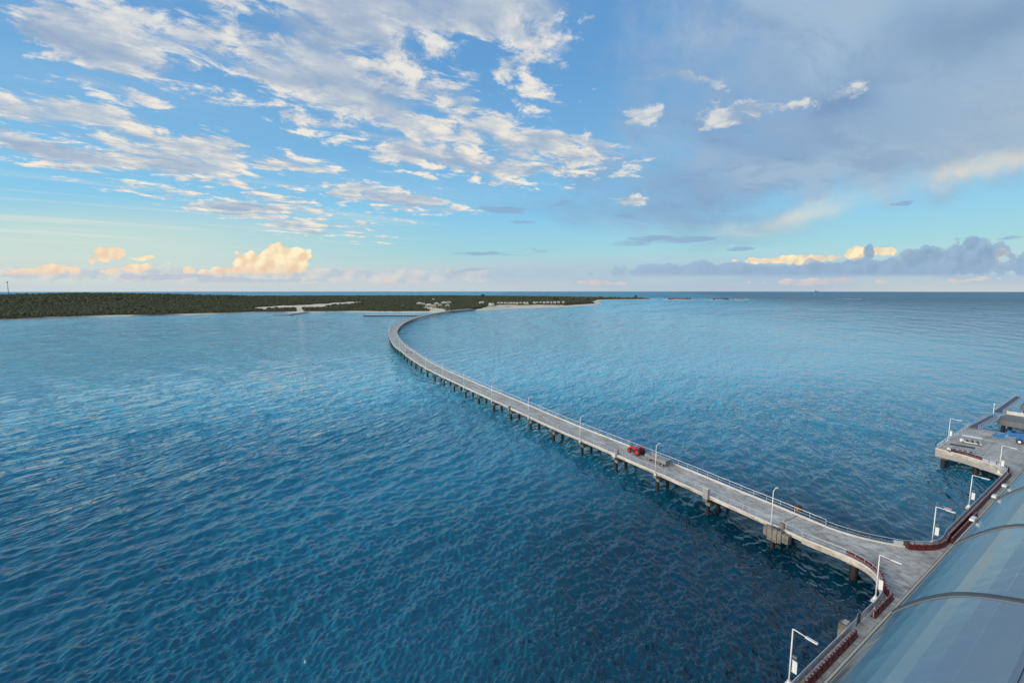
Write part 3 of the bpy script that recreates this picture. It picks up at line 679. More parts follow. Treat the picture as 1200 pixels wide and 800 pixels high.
for path in (leftfil,rightfil,platfil[3:]):
    sgn=-1 if path is leftfil else 1
    off=[]
    for i,p in enumerate(path):
        d=(path[min(i+1,len(path)-1)]-path[max(i-1,0)]).normalized(); off.append(p)
    MB().sweep(path,[((0.02 if path is not leftfil else -0.28),DZ+.002),((0.02 if path is not leftfil else -0.28),DZ+.24),((0.28 if path is not leftfil else -0.02),DZ+.24),((0.28 if path is not leftfil else -0.02),DZ+.002)]).build('kerb',M['kerb'],berth)
for s in list(range(32,70,12))+[102,114,126,138]:
    c=MB().box(W(s,17.5,3.2),(1.3,1.6,1.08),ANG).build('pile_cap',M['cap'],berth)
    for p in (17.1,17.95): MB().tube(W(s,p,-4),W(s,p,2.65),0.36,n=12).build('pile',M['pile'],c)
for s,p in ((79,24.3),(79,20.2),(88,20.3),(151.6,30.3),(151.6,24.5),(160,31),(160,24),(170,31),(170,24),(180,31),(149.2,20),(160,18.4),(170,18.4)):
    c=MB().box(W(s,p,2.35 if s>140 else 3.3),(1.6,1.6,0.58 if s>140 else 0.88),ANG).build('pile_cap',M['cap'],berth)
    MB().tube(W(s,p,-4),W(s,p,2.05 if s>140 else 2.85),0.55,n=14).build('pile',M['pile'],c)
# pale concrete slabs under the lamp posts at the two inner corners
# ------------------------------------------------------------------ railings
def railing(name,label,path,step,h=1.08,panels=False,limit=95,group='pier railings',mid=(0.5,),z0=DZ+.26,rr=0.032):
    P0=path[0]; t=thing(name,label,'railing',(P0.x,P0.y,z0),world=True,group=group)
    MB().path_tube([(p.x,p.y,z0+h) for p in path],rr,6).build('top_rail',M['white' if rr>.05 else 'rail'],t,smooth=True)
    for m_ in mid: MB().path_tube([(p.x,p.y,z0+h*m_) for p in path],rr*0.55,5).build('mid_rail',M['rail'],t,smooth=True)
    posts=along(path,step,0.05); rest=MB()
    for i,(p,d) in enumerate(posts):
        q=MB().box((p.x,p.y,z0+h/2-.03),(0.045,0.045,h-.06),math.atan2(d.y,d.x))
        if i<limit: q.build('post',M['dgrey'] if panels else M['rail'],t)
        else: rest.add(q.v,q.f)
    if rest.v: rest.build('post',M['rail'],t)['kind']='stuff'
    if panels:
        pm=MB()
        for (p,d),(q,e) in zip(posts[:-1],posts[1:]):
            if sp(p)[1]>panels: continue
            k=(q-p).normalized(); a_=p+k*.10; b_=q-k*.10
            pm.beam((a_.x,a_.y,z0+h*.48),(b_.x,b_.y,z0+h*.48),0.025,h*.66)
        pm.build('infill_panel',M['panel'],t)
    return t
def thin(path,k): 
    out=path[::k]; 
    return out if out[-1]==path[-1] else out+[path[-1]]
near_r=side(NEAR,0.16); far_r=side(NEAR,WID-0.17)
railing('pier_railing','grey pipe railing along the left edge of the trestle pier, lamp post side',thin(near_r,3),2.55)
railing('pier_railing','white pipe railing along the right edge of the trestle pier behind the tractor',thin(far_r,3),2.55,rr=0.051)
def para(path,o): return [q for q in side(path,o)]
lf=para(leftfil[::-1],0.16)   # inside the edge
lf=[W(28,18.2).to_2d()]+lf
railing('walkway_railing','panelled railing round the left corner of the junction and down the near walkway',lf,1.45,panels=18.45,z0=DZ+.02 )
rf=para(rightfil,0.16)
railing('walkway_railing','panelled railing round the right corner of the junction and along the far walkway',rf+para(platfil,0.16)[:-10],1.45,panels=22.6,z0=DZ+.02)
railing('walkway_railing','dark low railing along the outer seaward edge of the loading platform',[W(150.5,31.6).to_2d(),W(166,31.85).to_2d(),W(182,32.05).to_2d()],1.5,z0=DZ+.02,rr=0.06)

# ------------------------------------------------------------------ lamps
def lamp(kind,loc,dirv,label,h=6.6):
    rz=math.atan2(dirv.y,dirv.x)
    t=thing('street_lamp',label,'lamp post',loc,rz,group='white lamp posts on the pier')
    MB().tube((0,0,0.1),(0,0,h),0.085,0.062,10).build('pole',M['white'],t,smooth=True)
    MB().box((0,0,.08),(.5,.5,.16)).tube((0,0,.16),(0,0,.45),.19,.17,10).build('base',M['white'],t)
    if kind=='short':
        MB().path_tube([(0,0,h-.06),(.18,0,h+.22),(.55,0,h+.40),(.75,0,h+.43)],.06,8).build('arm',M['white'],t,smooth=True)
        hd=MB().box((1.02,0,h+.44),(.58,.30,.11),0).build('lamp_head',M['white'],t,bevel=.03); MB().box((1.04,0,h+.378),(.4,.22,.014)).build('lens',M['lampglow'],hd)
    else:
        MB().path_tube([(-.04,0,h-.05),(.10,0,h+.03),(1.2,0,h-.02)],.06,8).build('arm',M['white'],t,smooth=True)
        hd=MB().box((1.72,0,h-.03),(1.1,.32,.13),0).build('lamp_head',M['white'],t,bevel=.03); MB().box((1.76,0,h-.102),(.7,.22,.014)).build('lens',M['lampglow'],hd)
        MB().beam((.12,0,1.62),(.62,0,1.62),.05,.05).beam((.12,0,2.95),(.62,0,2.95),.05,.05).build('bracket',M['rail'],t)
        MB().box((.42,0,2.25),(.46,.10,1.25)).build('sign_panel',M['white'],t,bevel=.02)
        MB().box((.36,.0,3.35),(.42,.24,.20)).build('loudspeaker',M['dgrey'],t,bevel=.02)
    return t
first=None; lamps=along(NEAR,25.5,4.8)
for i,(p,d) in enumerate(lamps):
    r=Vector((d.y,-d.x)); loc=(p.x-r.x*0.32,p.y-r.y*0.32,4.05); rz=math.atan2(r.y,r.x)
    lb='white lamp post on the left trestle edge, %s from the ship berth'%nth(i)
    if i==1: lb='white lamp post standing in front of the grey trailer on the trestle pier'
    if i==0: lb='white lamp post beside the concrete bearing blocks where the trestle meets the berth'
    if first is None: first=lamp('short',loc,r,lb)
    else: dup(first,loc,rz,lb,'white lamp posts on the pier')
firstw=None
for (px,py),lb in (((1034,702),'white lamp post with hanging sign at the left corner of the junction'),((933,803),'white lamp post with hanging sign by the near walkway at the bottom edge'),
                   ((1096,635),'white lamp post with hanging sign at the right corner of the junction'),((1138,592),'white lamp post with hanging sign halfway along the far walkway'),
                   ((1173,552),'white lamp post at the inner corner of the loading platform'),((1111,515),'white lamp post on the seaward edge of the platform behind the shuttle carts')):
    w=un(px,py,DZ); s_,p_=sp(w); 
    if p_<26: p_=max(18.95,p_+0.3)
    w=W(s_,p_,DZ-.4); dv=Vector((-n2[0],-n2[1]))
    if firstw is None: firstw=lamp('long',w,dv,lb,6.2)
    else: dup(firstw,w,math.atan2(dv.y,dv.x),lb,'white lamp posts on the pier')
    s_,p_=sp(w)
    if p_<26:
        MB().box(W(s_,p_-.15,DZ-.55),(1.0,1.0,.28),ANG).build('lamp_plinth',M['kerb'],berth)

# ------------------------------------------------------------------ dark red barriers
def barrier(loc,rz,label,group):
    t=thing('barrier',label,'barrier',loc,rz,group=group); prof=[(-.26,0),(.26,0),(.26,.12),(.13,.34),(.10,.82),(-.10,.82),(-.13,.34),(-.26,.12)]; b=MB(); vs=[]; 
    for x in (-.56,.56): vs+=[(x,y,z) for y,z in prof]
    m_=len(prof); b.add(vs,[(k,(k+1)%m_,m_+(k+1)%m_,m_+k) for k in range(m_)]+[tuple(range(m_)),tuple(range(2*m_-1,m_-1,-1))]).build('shell',M['barrier'],t,bevel=.02)
    MB().box((.0,0,.828),(.10,.22,.03)).box((0,.0,.86),(.34,.06,.03)).build('filler_cap',M['slot'],t)
    MB().tube((.57,0,.1),(.57,0,.86),.05,n=8).build('joint_pin',M['slot'],t); return t
bar0=None
def row(path,label,group,step=1.3,start=0.2,z=DZ+.004):
    global bar0; pts=along(path,step,start); out=[]
    for i,(p,d) in enumerate(pts):
        lb=label%nth(i); rz=math.atan2(d.y,d.x)
        if bar0 is None: bar0=barrier((p.x,p.y,z),rz,lb,group)
        else: dup(bar0,(p.x,p.y,z),rz,lb,group)
row([W(59.3,17.62).to_2d(),W(44.5,17.62).to_2d()],'dark red barrier in the lowest row by the concrete block, %s from the block','barriers on the near walkway')
lfi=para(leftfil,-0.62)
lfi=[p for p in lfi if p.y<63.3]; lfi=[p for p in lfi if sp(p)[0]>71.5]+[W(71,17.62).to_2d(),W(64.2,17.62).to_2d()]
row(lfi,'dark red barrier curving round the left corner, %s from the trestle end','barriers round the left corner')
rfi=[p for p in para(rightfil,0.62) if sp(p)[0]>87.6 and sp(p)[0]<97]+[W(97.5,17.68).to_2d(),W(141.5,17.68).to_2d()]+para(platfil,0.66)[6:14]
row(rfi,'dark red barrier along the far walkway railing, %s from the black bin','barriers along the far walkway')
row([W(95.5,17.1).to_2d(),W(111,17.1).to_2d()],'dark red barrier in the short second row beside the ship, %s from the junction','second row of barriers')
pf=para(platfil,0.75); row([p for p in pf if sp(p)[1]>22.4 and sp(p)[1]<29.4],'dark red barrier along the loading platform front edge, %s from the inner corner','barriers on the platform edge')

# ------------------------------------------------------------------ small things on the berth
w=un(991,729,5.15); s_,p_=sp(w); p_=max(p_,18.85)
t=thing('mooring_block','tall weathered concrete block standing in the water beside the near walkway','concrete block',tuple(W(s_,p_,-1)),ANG)
MB().prism([(-.75,-.4),(.75,-.4),(.75,.25),(.45,.5),(-.75,.5)],0,6.15).build('block',M['cap'],t,bevel=.08)
MB().box((.1,.0,6.2),(.8,.5,.08)).build('bearing_plate',M['concrete'],t)
t=thing('ladder_gate','small steel gate frame at the walkway edge beside the concrete block','gate',tuple(W(s_+1.9,18.2,DZ)),ANG)
MB().tube((-.5,0,0),(-.5,0,1.5),.05).tube((.5,0,0),(.5,0,1.5),.05).tube((-.5,0,1.5),(.5,0,1.5),.05).build('frame',M['dgrey'],t); MB().box((0,-.02,.75),(.84,.03,1.2)).build('gate_leaf',M['black'],t)
p,d=along(NEAR,1000,2.0)[0]; r=Vector((d.y,-d.x)); q=un(935,601,DZ); 
t=thing('hose_reel','round red hose reel on a frame by the right railing near the junction','hose reel',(q.x,q.y,DZ),math.atan2(r.y,r.x))
rp_=[(.30,-1),(1,-1),(1,-.8),(.55,-.7),(.55,.7),(1,.8),(1,1),(.30,1)]
MB().disc_wheel((0,0,.85),(1,0,0),.62,.55,rp_,18).build('reel',M['barrier'],t); MB().tube((-.30,0,.85),(.30,0,.85),.17,n=12).build('hub',M['slot'],t)
MB().beam((-.36,-.4,0),(-.36,0,.85),.07,.07).beam((-.36,.4,0),(-.36,0,.85),.07,.07).beam((.36,-.4,0),(.36,0,.85),.07,.07).beam((.36,.4,0),(.36,0,.85),.07,.07).build('stand',M['dgrey'],t)
t=thing('pipe_cover','thin rusty pipe cover lying diagonally across the deck behind the hose reel','pipe cover',(q.x-.5,q.y-.6,DZ),world=True)
MB().beam((q.x-.6,q.y-.9,DZ+.03),(q.x-r.x*4.2-.6,q.y-r.y*4.2-.9,DZ+.03),.18,.06).build('cover_strip',mat('rusty strip',(.36,.27,.23),.8,var=.3),t)
w=un(1061,640,DZ); t=thing('waste_bin','square black bin at the railing where the red barriers begin','bin',tuple(w),ANG)
MB().box((0,0,.5),(.7,.7,1.0)).build('bin_body',M['black'],t,bevel=.04); MB().box((0,0,1.05),(.8,.8,.1)).build('lid',M['dark'],t,bevel=.03)
w=un(1121.5,612,DZ); s_,p_=sp(w); w=W(s_,18.75,DZ-.3)
t=thing('floodlight','boxy pale floodlight on a short dark post outside the far walkway railing','floodlight',tuple(w),ANG+R(90))
MB().beam((0,0,0),(0,0,1.7),.16,.16).build('post',M['black'],t); MB().beam((0,0,1.7),(.5,.0,2.1),.12,.12).build('arm',M['black'],t); MB().box((.95,0,2.25),(.95,.75,.28)).build('lamp_head',M['slot'],t,bevel=.03)

# ------------------------------------------------------------------ tractor and trailer
TY=[(.55,-1),(.88,-1),(1,-.65),(1,.65),(.88,1),(.55,1)]
def wheel(name,c,r,w,par,rim,n=22):
    t=MB().disc_wheel(c,(0,1,0),r,w,TY,n).build(name,M['dark'],par); s=1 if c[1]>0 else -1
    MB().disc_wheel((c[0],c[1]+s*.01,c[2]),(0,1,0),r*.56,w*.9,[(0.02,-1),(.99,-1),(.99,1),(.8,.9),(.55,.45),(.3,.5),(.02,.5)] if s>0 else [(0.02,-.5),(.3,-.5),(.55,-.45),(.8,-.9),(.99,-1),(.99,1),(.02,1)],n).build('rim',M[rim],t); return t
def at_pier(pt):                                # nearest place on the trestle: (point on edge, direction, right)
    i=min(range(len(NEAR)),key=lambda i:(NEAR[i]-pt).length); d=(NEAR[min(i+2,len(NEAR)-1)]-NEAR[max(i-2,0)]).normalized(); return NEAR[i],d,Vector((d.y,-d.x))
p,d,r=at_pier(Vector((26.5,103.4))); q=p+r*5.0
tr=thing('tractor','red farm tractor without a cab, parked on the pier deck ahead of the trailer','tractor',(q.x,q.y,DZ+.004),math.atan2(d.y,d.x))
MB().prism([(.25,-.33),(1.95,-.30),(2.12,-.2),(2.12,.2),(1.95,.30),(.25,.33)],.88,1.52).build('hood',M['red'],tr,bevel=.07)
MB().box((2.135,0,1.15),(.03,.40,.42)).build('grille',M['black'],tr)
MB().box((.55,0,.72),(2.9,.42,.34)).box((-.75,0,.78),(.9,.62,.5)).box((1.75,0,.60),(.28,1.2,.16)).build('chassis',M['black'],tr,bevel=.03)
for s in (-1,1):
    fm=MB(); pts=[(-1.50,1.62),(-1.1,1.86),(-.6,1.84),(-.20,1.50),(-.16,1.30),(-.26,1.30),(-.62,1.78),(-1.1,1.80),(-1.42,1.56)]
    k=len(pts); vs=[(x,s*.50,z) for x,z in pts]+[(x,s*1.02,z) for x,z in pts]; fm.add(vs,[(i,(i+1)%k,k+(i+1)%k,k+i) for i in range(k)]+[tuple(range(k)),tuple(range(2*k-1,k-1,-1))]); fm.build('fender',M['red'],tr)
    wheel('rear_wheel',(-.98,s*.88,.90),.90,.50,tr,'red'); wheel('front_wheel',(1.68,s*.80,.58),.58,.36,tr,'red')
    MB().box((2.10,s*.22,1.40),(.06,.14,.12)).build('headlight',M['lampglow'],tr)
MB().box((-.78,0,1.20),(.52,.56,.16)).box((-1.03,0,1.48),(.12,.54,.52)).build('seat',M['black'],tr,bevel=.05)
MB().tube((.20,0,1.30),(-.12,0,1.66),.03,n=8).build('steering_column',M['black'],tr); MB().disc_wheel((-.14,0,1.68),(1,0,-.0001),.22,.05,[(.86,-1),(1,-1),(1,1),(.86,1)],16).build('steering_wheel',M['black'],tr)
MB().tube((1.35,.24,1.5),(1.35,.24,2.15),.05,n=8).build('exhaust',M['black'],tr)
MB().path_tube([(-1.25,-.50,1.0),(-1.25,-.50,2.2),(-1.25,-.44,2.32),(-1.25,.44,2.32),(-1.25,.50,2.2),(-1.25,.50,1.0)],.045,8).build('roll_bar',M['red'],tr)
MB().box((.15,.42,1.62),(.5,.04,.42),.0).build('side_panel',M['red'],tr)
p,d,r=at_pier(Vector((30.0,97.9))); q=p+r*5.05
tl=thing('trailer','long low trailer with pale slatted sides and a grey end board behind the tractor','trailer',(q.x,q.y,DZ+.004),math.atan2(d.y,d.x))
MB().box((0,0,.62),(6.0,1.9,.14)).box((0,.5,.48),(5.8,.12,.13)).box((0,-.5,.48),(5.8,.12,.13)).build('bed',M['dgrey'],tl)
for s in (-1,1):
    sl=MB()
    for k in range(4): sl.box((0,s*.96,.82+k*.19),(6.0,.04,.11))
    for k in range(9): sl.box((-2.9+k*.725,s*.925,1.05),(.08,.06,.76))
    sl.build('slatted_side',M['grey'],tl)
MB().box((-3.03,0,1.06),(.06,1.96,.92)).build('end_board',M['dgrey'],tl); MB().box((3.03,0,.95),(.06,1.96,.66)).build('front_board',M['kerb'],tl)
MB().box((-1.9,0,.98),(2.1,1.7,.55)).build('cargo_cover',M['grey'],tl,bevel=.05)
MB().beam((3.0,.55,.52),(4.35,0,.55),.1,.1).beam((3.0,-.55,.52),(4.35,0,.55),.1,.1).build('drawbar',M['black'],tl)
for x in (-2.0,-1.1,1.9):
    for s in (-1,1): wheel('wheel',(x,s*.80,.33),.33,.22,tl,'grey',16)

# ------------------------------------------------------------------ shuttle carts, golf cart and boom lift
def cart(name,label,loc,rz,roof,rows,Ln):
    t=thing(name,label,'cart',loc,rz,group='shuttle carts'); hw=.68
    MB().prism([(-Ln/2,-hw),(Ln/2-.5,-hw),(Ln/2,-.5),(Ln/2,.5),(Ln/2-.5,hw),(-Ln/2,hw)],.30,.52).build('chassis',M['black'] if roof=='black' else M['white'],t,bevel=.04)
    MB().prism([(Ln/2-.75,-.62),(Ln/2-.1,-.52),(Ln/2+.02,-.3),(Ln/2+.02,.3),(Ln/2-.1,.52),(Ln/2-.75,.62)],.522,.98).build('cowl',M['white'],t,bevel=.06)
    for k in range(rows):
        x=Ln/2-1.45-k*.95; st=MB().box((x,0,.68),(.52,1.24,.30)).build('seat',M['black'],t,bevel=.04); MB().box((x-.30,0,1.05),(.12,1.22,.52)).build('backrest',M['skin_seat'],st,bevel=.04)
    MB().box((-.15,0,1.98),(Ln-.5,1.42,.09)).build('roof',M['white'] if roof=='white' else M['black'],t,bevel=.04)
    pm=MB()
    for x in (Ln/2-.55,.1,-Ln/2+.2):
        for s in (-1,1): pm.tube((x,s*.64,.52),(x-.06,s*.64,1.94),.03,n=6)
    pm.build('roof_posts',M['grey'],t); MB().tube((Ln/2-.85,.28,.9),(Ln/2-1.0,.28,1.25),.025,n=6).build('steering_column',M['black'],t)
    MB().box((Ln/2-.60,0,1.42),(.03,1.22,.75)).build('windscreen',M['glass_dark'] if roof=='black' else M['lampglow'],t)
    for x in (Ln/2-.62,-Ln/2+.55):
        for s in (-1,1): wheel('wheel',(x,s*.62,.27),.27,.20,t,'grey',14)
    return t
def mid(p1,p2): 
    a_,b_=un(*p1,DZ),un(*p2,DZ); c=(a_+b_)/2; return (c.x,c.y,DZ+.004),math.atan2(a_.y-b_.y,a_.x-b_.x)
l1,z1=mid((1128,518.2),(1147,521.6)); cart('shuttle_cart','white roofed open shuttle cart on the platform near its seaward railing',l1,z1,'white',3,4.1)
l2,z2=mid((1113,529.0),(1138,533.6)); cart('shuttle_cart','dark roofed open shuttle cart with pale seats at the platform front edge',l2,z2,'black',4,4.9)
p,d,r=at_pier(Vector((-69,281))); q=p+r*4.0; cart('golf_cart','small white roofed cart far along the curve of the trestle pier',(q.x,q.y,DZ+.004),math.atan2(d.y,d.x),'white',2,3.0)
q2=p+r*2.0+d*2.5; t=thing('bollard','small dark bollard on the deck left of the far golf cart','bollard',(q2.x,q2.y,DZ)); MB().tube((0,0,0),(0,0,1.0),.25,.22,10).build('post',M['black'],t); MB().tube((0,0,1.001),(0,0,1.15),.30,n=10).build('cap',M['black'],t)

A_=un(1156,512.5,DZ); B_=un(1204,520.5,DZ); bl=(B_-A_).normalized(); zr=math.atan2(bl.y,bl.x)
bm_=thing('boom_lift','blue folded boom lift with a pale basket parked on the loading platform','boom lift',(A_.x,A_.y,DZ+.004),zr)
MB().box((7.2,0,.85),(3.9,1.7,.62)).build('chassis',M['blue'],bm_,bevel=.05)
for x in (5.9,8.5):
    for s in (-1,1): wheel('wheel',(x,s*1.05,.58),.58,.42,bm_,'white',18)
MB().box((7.6,0,1.68),(3.2,1.9,1.0)).build('turntable',M['blue'],bm_,bevel=.08); MB().box((9.35,0,1.75),(.9,2.0,1.2)).build('counterweight',M['white'],bm_,bevel=.06)
MB().beam((8.9,0,2.45),(4.3,0,2.0),.62,.72).build('boom',M['blue'],bm_,bevel=.03); MB().beam((6.4,0,1.9),(3.9,0,1.55),.46,.5).build('inner_boom',M['blue'],bm_)
MB().beam((4.1,0,1.5),(4.0,0,2.75),.5,.55).beam((3.95,0,2.7),(2.7,0,1.0),.42,.46).beam((3.3,0,.95),(1.0,0,1.05),.5,.6).beam((3.2,0,1.6),(1.4,0,1.7),.3,.3).build('jib',M['blue'],bm_)
bk=MB().box((.1,0,.38),(.85,1.7,.08)).build('basket',M['grey'],bm_); kb=MB()
for z in (.75,1.1,1.45): kb.path_tube([(-.3,-.82,z),(.5,-.82,z),(.5,.82,z),(-.3,.82,z),(-.3,-.82,z)],.035,6)
for x in (-.3,.5):
    for y in (-.82,0,.82): kb.tube((x,y,.4),(x,y,1.45),.03,n=6)
kb.build('guard_rail',M['slot'],bk); MB().box((.42,0,1.2),(.16,.6,.4)).build('control_box',M['dgrey'],bk)

# ------------------------------------------------------------------ gangways and mooring dolphins beyond the platform
def gangway(label,A,B):
    A,B=Vector(A),Vector(B); d=(B-A).normalized(); r=Vector((d.y,-d.x,0)); t=thing('gangway',label,'gangway',tuple(A),world=True,group='gangways between dolphins')
    MB().beam(A,B,2.1,.22).build('deck',M['gang'],t)
    for s in (-1,1):
        o=r*s*1.08; n=int((B-A).length/1.6); tm=MB().tube(A+o+Vector((0,0,1.1)),B+o+Vector((0,0,1.1)),.075,n=6).tube(A+o+Vector((0,0,.05)),B+o+Vector((0,0,.05)),.11,n=6).tube(A+o+Vector((0,0,.58)),B+o+Vector((0,0,.58)),.04,n=6)
        for k in range(n+1): tm.tube(A+(B-A)*(k/n)+o,A+(B-A)*(k/n)+o+Vector((0,0,1.1)),.045,n=5)
        tm.build('truss_side',M['panel'],t)
def dolphin(label,s0,s1,p0_,p1_,z,wall):
    t=thing('mooring_dolphin',label,'dolphin',tuple(W((s0+s1)/2,(p0_+p1_)/2,0)),world=True,group='concrete mooring dolphins')
    MB().prism([W(s0,p0_).to_2d(),W(s1,p0_).to_2d(),W(s1,p1_).to_2d(),W(s0,p1_).to_2d()],z-1.5,z).build('slab',M['dgrey'],t)
    if wall: MB().box(W(s1-.4,(p0_+p1_)/2,z+.55),(.6,abs(p1_-p0_)-.1,1.1),ANG).build('parapet',M['kerb'],t)
    for s in (s0+1.2,s1-1.2):
        for p in (p0_-1.2,(p0_+p1_)/2,p1_+1.2) if p0_>p1_ else (p0_+1.2,(p0_+p1_)/2,p1_-1.2): MB().tube(W(s,p,-4),W(s,p,z-1.502),.5,n=12).build('pile',M['pile'],t)
    w=W(s1-1.6,p1_-3.2,z); return t,w
w1=un(1168,491.5,DZ); s1,p1=sp(w1); w2=un(1176,483,DZ+.3); s2,p2=sp(w2)
_,wq=dolphin('low grey concrete dolphin with a pale parapet beyond the platform',s1,s2,p1-.2,p1-16,DZ,True)
w3=un(1197.5,486.5,DZ); t=thing('mooring_hook','yellow quick release mooring hook on the nearer dolphin','mooring hook',(w3.x,w3.y,DZ+.004),ANG)
MB().box((0,0,.35),(1.4,1.1,.7)).build('base',M['yellow'],t,bevel=.06); MB().tube((0,0,.7),(0,0,1.3),.22,n=12).build('capstan',M['grey'],t); MB().path_tube([(.5,0,.6),(1.0,0,.75),(1.15,0,1.0)],.12,8).build('hook',M['yellow'],t)
w4=un(1196,474.5,DZ); s4,p4=sp(w4); dolphin('farther grey concrete dolphin cut by the right edge of the picture',s4,s4+12,p4,p4-14,DZ,False)
gangway('blue grey truss gangway from the platform to the nearer dolphin',tuple(W(181.5,30.9,DZ+.2)),tuple(W(s1+3,p1+.9,DZ+.3)))
gangway('blue grey truss gangway leading on past the nearer dolphin to the right',tuple(W(s2-2,p1+1.4,DZ+.3)),tuple(W(s2+36,p1+2.0,DZ+.3)))
t=thing('navigation_light','thin post with a small light at the meeting of the two gangways','beacon',tuple(W(s2-3,p1+2.3,DZ-.1)),ANG); MB().tube((0,0,0),(0,0,3.0),.10,.08,8).build('post',M['white'],t); MB().tube((0,0,3.0),(0,0,3.45),.2,n=10).build('lantern',M['white'],t)

# ------------------------------------------------------------------ the ship's glass canopy
EP,EZ=4.16,34.5                                 # outer edge: distance out, height
PROF=[(0,0),(.17,.235),(.38,.50),(.40,.52),(.64,.79),(.93,1.07),(.95,1.09),(1.22,1.31),(1.52,1.50),(1.54,1.51),(1.85,1.66),(2.17,1.785),(2.19,1.795),(2.5,1.90),(2.87,2.0)]
ship=thing('cruise_ship','ship side with a long curved blue glass canopy in the lower right corner','ship',tuple(W(20,0,0)),world=True)
def canopy_glass():
    m=bpy.data.materials.new('coated canopy glass'); m.use_nodes=True; nt=m.node_tree; b=nt.nodes['Principled BSDF']
    b.inputs['Base Color'].default_value=(0.36,0.415,0.435,1); b.inputs['Metallic'].default_value=0.93; b.inputs['Roughness'].default_value=0.13
    tcn=nt.nodes.new('ShaderNodeTexCoord'); mp=nt.nodes.new('ShaderNodeMapping'); mp.inputs['Rotation'].default_value=(0,0,-ANG); mp.inputs['Scale'].default_value=(.18,1.0,1.0)
    n=nt.nodes.new('ShaderNodeTexNoise'); n.inputs['Scale'].default_value=1.1; n.inputs['Detail'].default_value=3
    nt.links.new(tcn.outputs['Object'],mp.inputs[0]); nt.links.new(mp.outputs[0],n.inputs['Vector'])
    bp=nt.nodes.new('ShaderNodeBump'); bp.inputs['Strength'].default_value=0.22; bp.inputs['Distance'].default_value=.12; nt.links.new(n.outputs['Fac'],bp.inputs['Height']); nt.links.new(bp.outputs[0],b.inputs['Normal'])
    n2_=nt.nodes.new('ShaderNodeTexNoise'); n2_.inputs['Scale'].default_value=2.2; n2_.inputs['Detail'].default_value=8; n2_.inputs['Roughness'].default_value=.75; nt.links.new(tcn.outputs['Object'],n2_.inputs['Vector'])
    mr=nt.nodes.new('ShaderNodeMapRange'); mr.inputs[3].default_value=.05; mr.inputs[4].default_value=.30; nt.links.new(n2_.outputs['Fac'],mr.inputs[0]); nt.links.new(mr.outputs[0],b.inputs['Roughness'])
    return m
M['canopy']=canopy_glass(); M['seam']=mat('seam sealant',(0.045,0.055,0.065),0.45); M['flat']=mat('grey roof coating',(0.26,0.29,0.32),0.7,var=.15,vscale=4); M['alloy']=mat('alloy strip',(.16,.21,.25),.4)
def arc(mb,s0,s1,off,th,t0=0,t1=len(PROF)):
    m_=t1-t0; vs=[]
    for s in (s0,s1):
        for q in (off,off-th):
            for i in range(t0,t1):
                t,z=PROF[i]; j,k=PROF[max(i-1,0)],PROF[min(i+1,len(PROF)-1)]; dx,dz=k[0]-j[0],k[1]-j[1]; l=math.hypot(dx,dz); vs.append(W(s,EP-(t-dz/l*q),EZ+z+dx/l*q))
    f=[]
    for i in range(m_-1): f+=[(i,i+1,2*m_+i+1,2*m_+i),(m_+i,3*m_+i,3*m_+i+1,m_+i+1),(i,m_+i,m_+i+1,i+1),(2*m_+i,2*m_+i+1,3*m_+i+1,3*m_+i)]
    f+=[(0,2*m_,3*m_,m_),(m_-1,2*m_-1,4*m_-1,3*m_-1)]
    mb.add(vs,f); return mb
for k in range(-4,14):
    s=17.1+k*6.69
    arc(MB(),s+.075,s+6.69-.075,0,.04).build('glass_panel',M['canopy'],ship,smooth=True).data.polygons.foreach_set('use_smooth',[True]*0) if False else None
    o=arc(MB(),s+.075,s+6.69-.075,0,.04).build('glass_panel',M['canopy'],ship)
    fl=[True]*len(o.data.polygons); o.data.polygons.foreach_set('use_smooth',fl)
    es=o.modifiers.new('edge','EDGE_SPLIT'); es.split_angle=R(4.2)
    r_=arc(MB(),s-.085,s+.085,.045,.09).build('seam',M['seam'],ship); arc(MB(),s-.15,s-.085,.012,.05).build('seam_strip',M['alloy'],r_); arc(MB(),s+.085,s+.15,.012,.05).build('seam_strip',M['alloy'],r_)
MB().beam(W(-10,EP+.035,EZ-.03),W(112,EP+.035,EZ-.03),.05,.08).build('gutter',M['beige'],ship)
MB().beam(W(-10,EP-2.93,EZ+2.03),W(112,EP-2.93,EZ+2.03),.10,.06).build('edge_strip',M['alloy'],ship)
MB().prism([W(-10,EP-2.99).to_2d(),W(112,EP-2.99).to_2d(),W(112,-14).to_2d(),W(-10,-14).to_2d()],EZ+1.7,EZ+2.0).build('roof_deck',M['flat'],ship)
MB().prism([W(-10,EP-.10).to_2d(),W(112,EP-.10).to_2d(),W(112,-14).to_2d(),W(-10,-14).to_2d()],16.0,EZ-.1).build('superstructure',M['hull'],ship)
MB().prism([W(-60,10.8).to_2d(),W(128,10.8).to_2d(),W(150,2).to_2d(),W(156,-12).to_2d(),W(-60,-14).to_2d()],-3,15.99).build('hull',M['hull'],ship)
for k in range(3):
    wm=MB()
    for j in range(26): wm.box(W(-6+j*4.4,EP-.08,19.5+k*5),(2.6,.06,1.8),ANG)
    wm.build('window_band',M['glass_dark'],ship)
for (px,py),w_ in (((1139,606),.50),((1163.5,579.5),.40),((1172.5,566.5),.34)):
    w=un(px,py,EZ+.1); s_,p_=sp(w); MB().box(W(s_,EP+.12,EZ+.06),(w_,.17,.10),ANG).build('floodlight',M['white'],ship,bevel=.03)

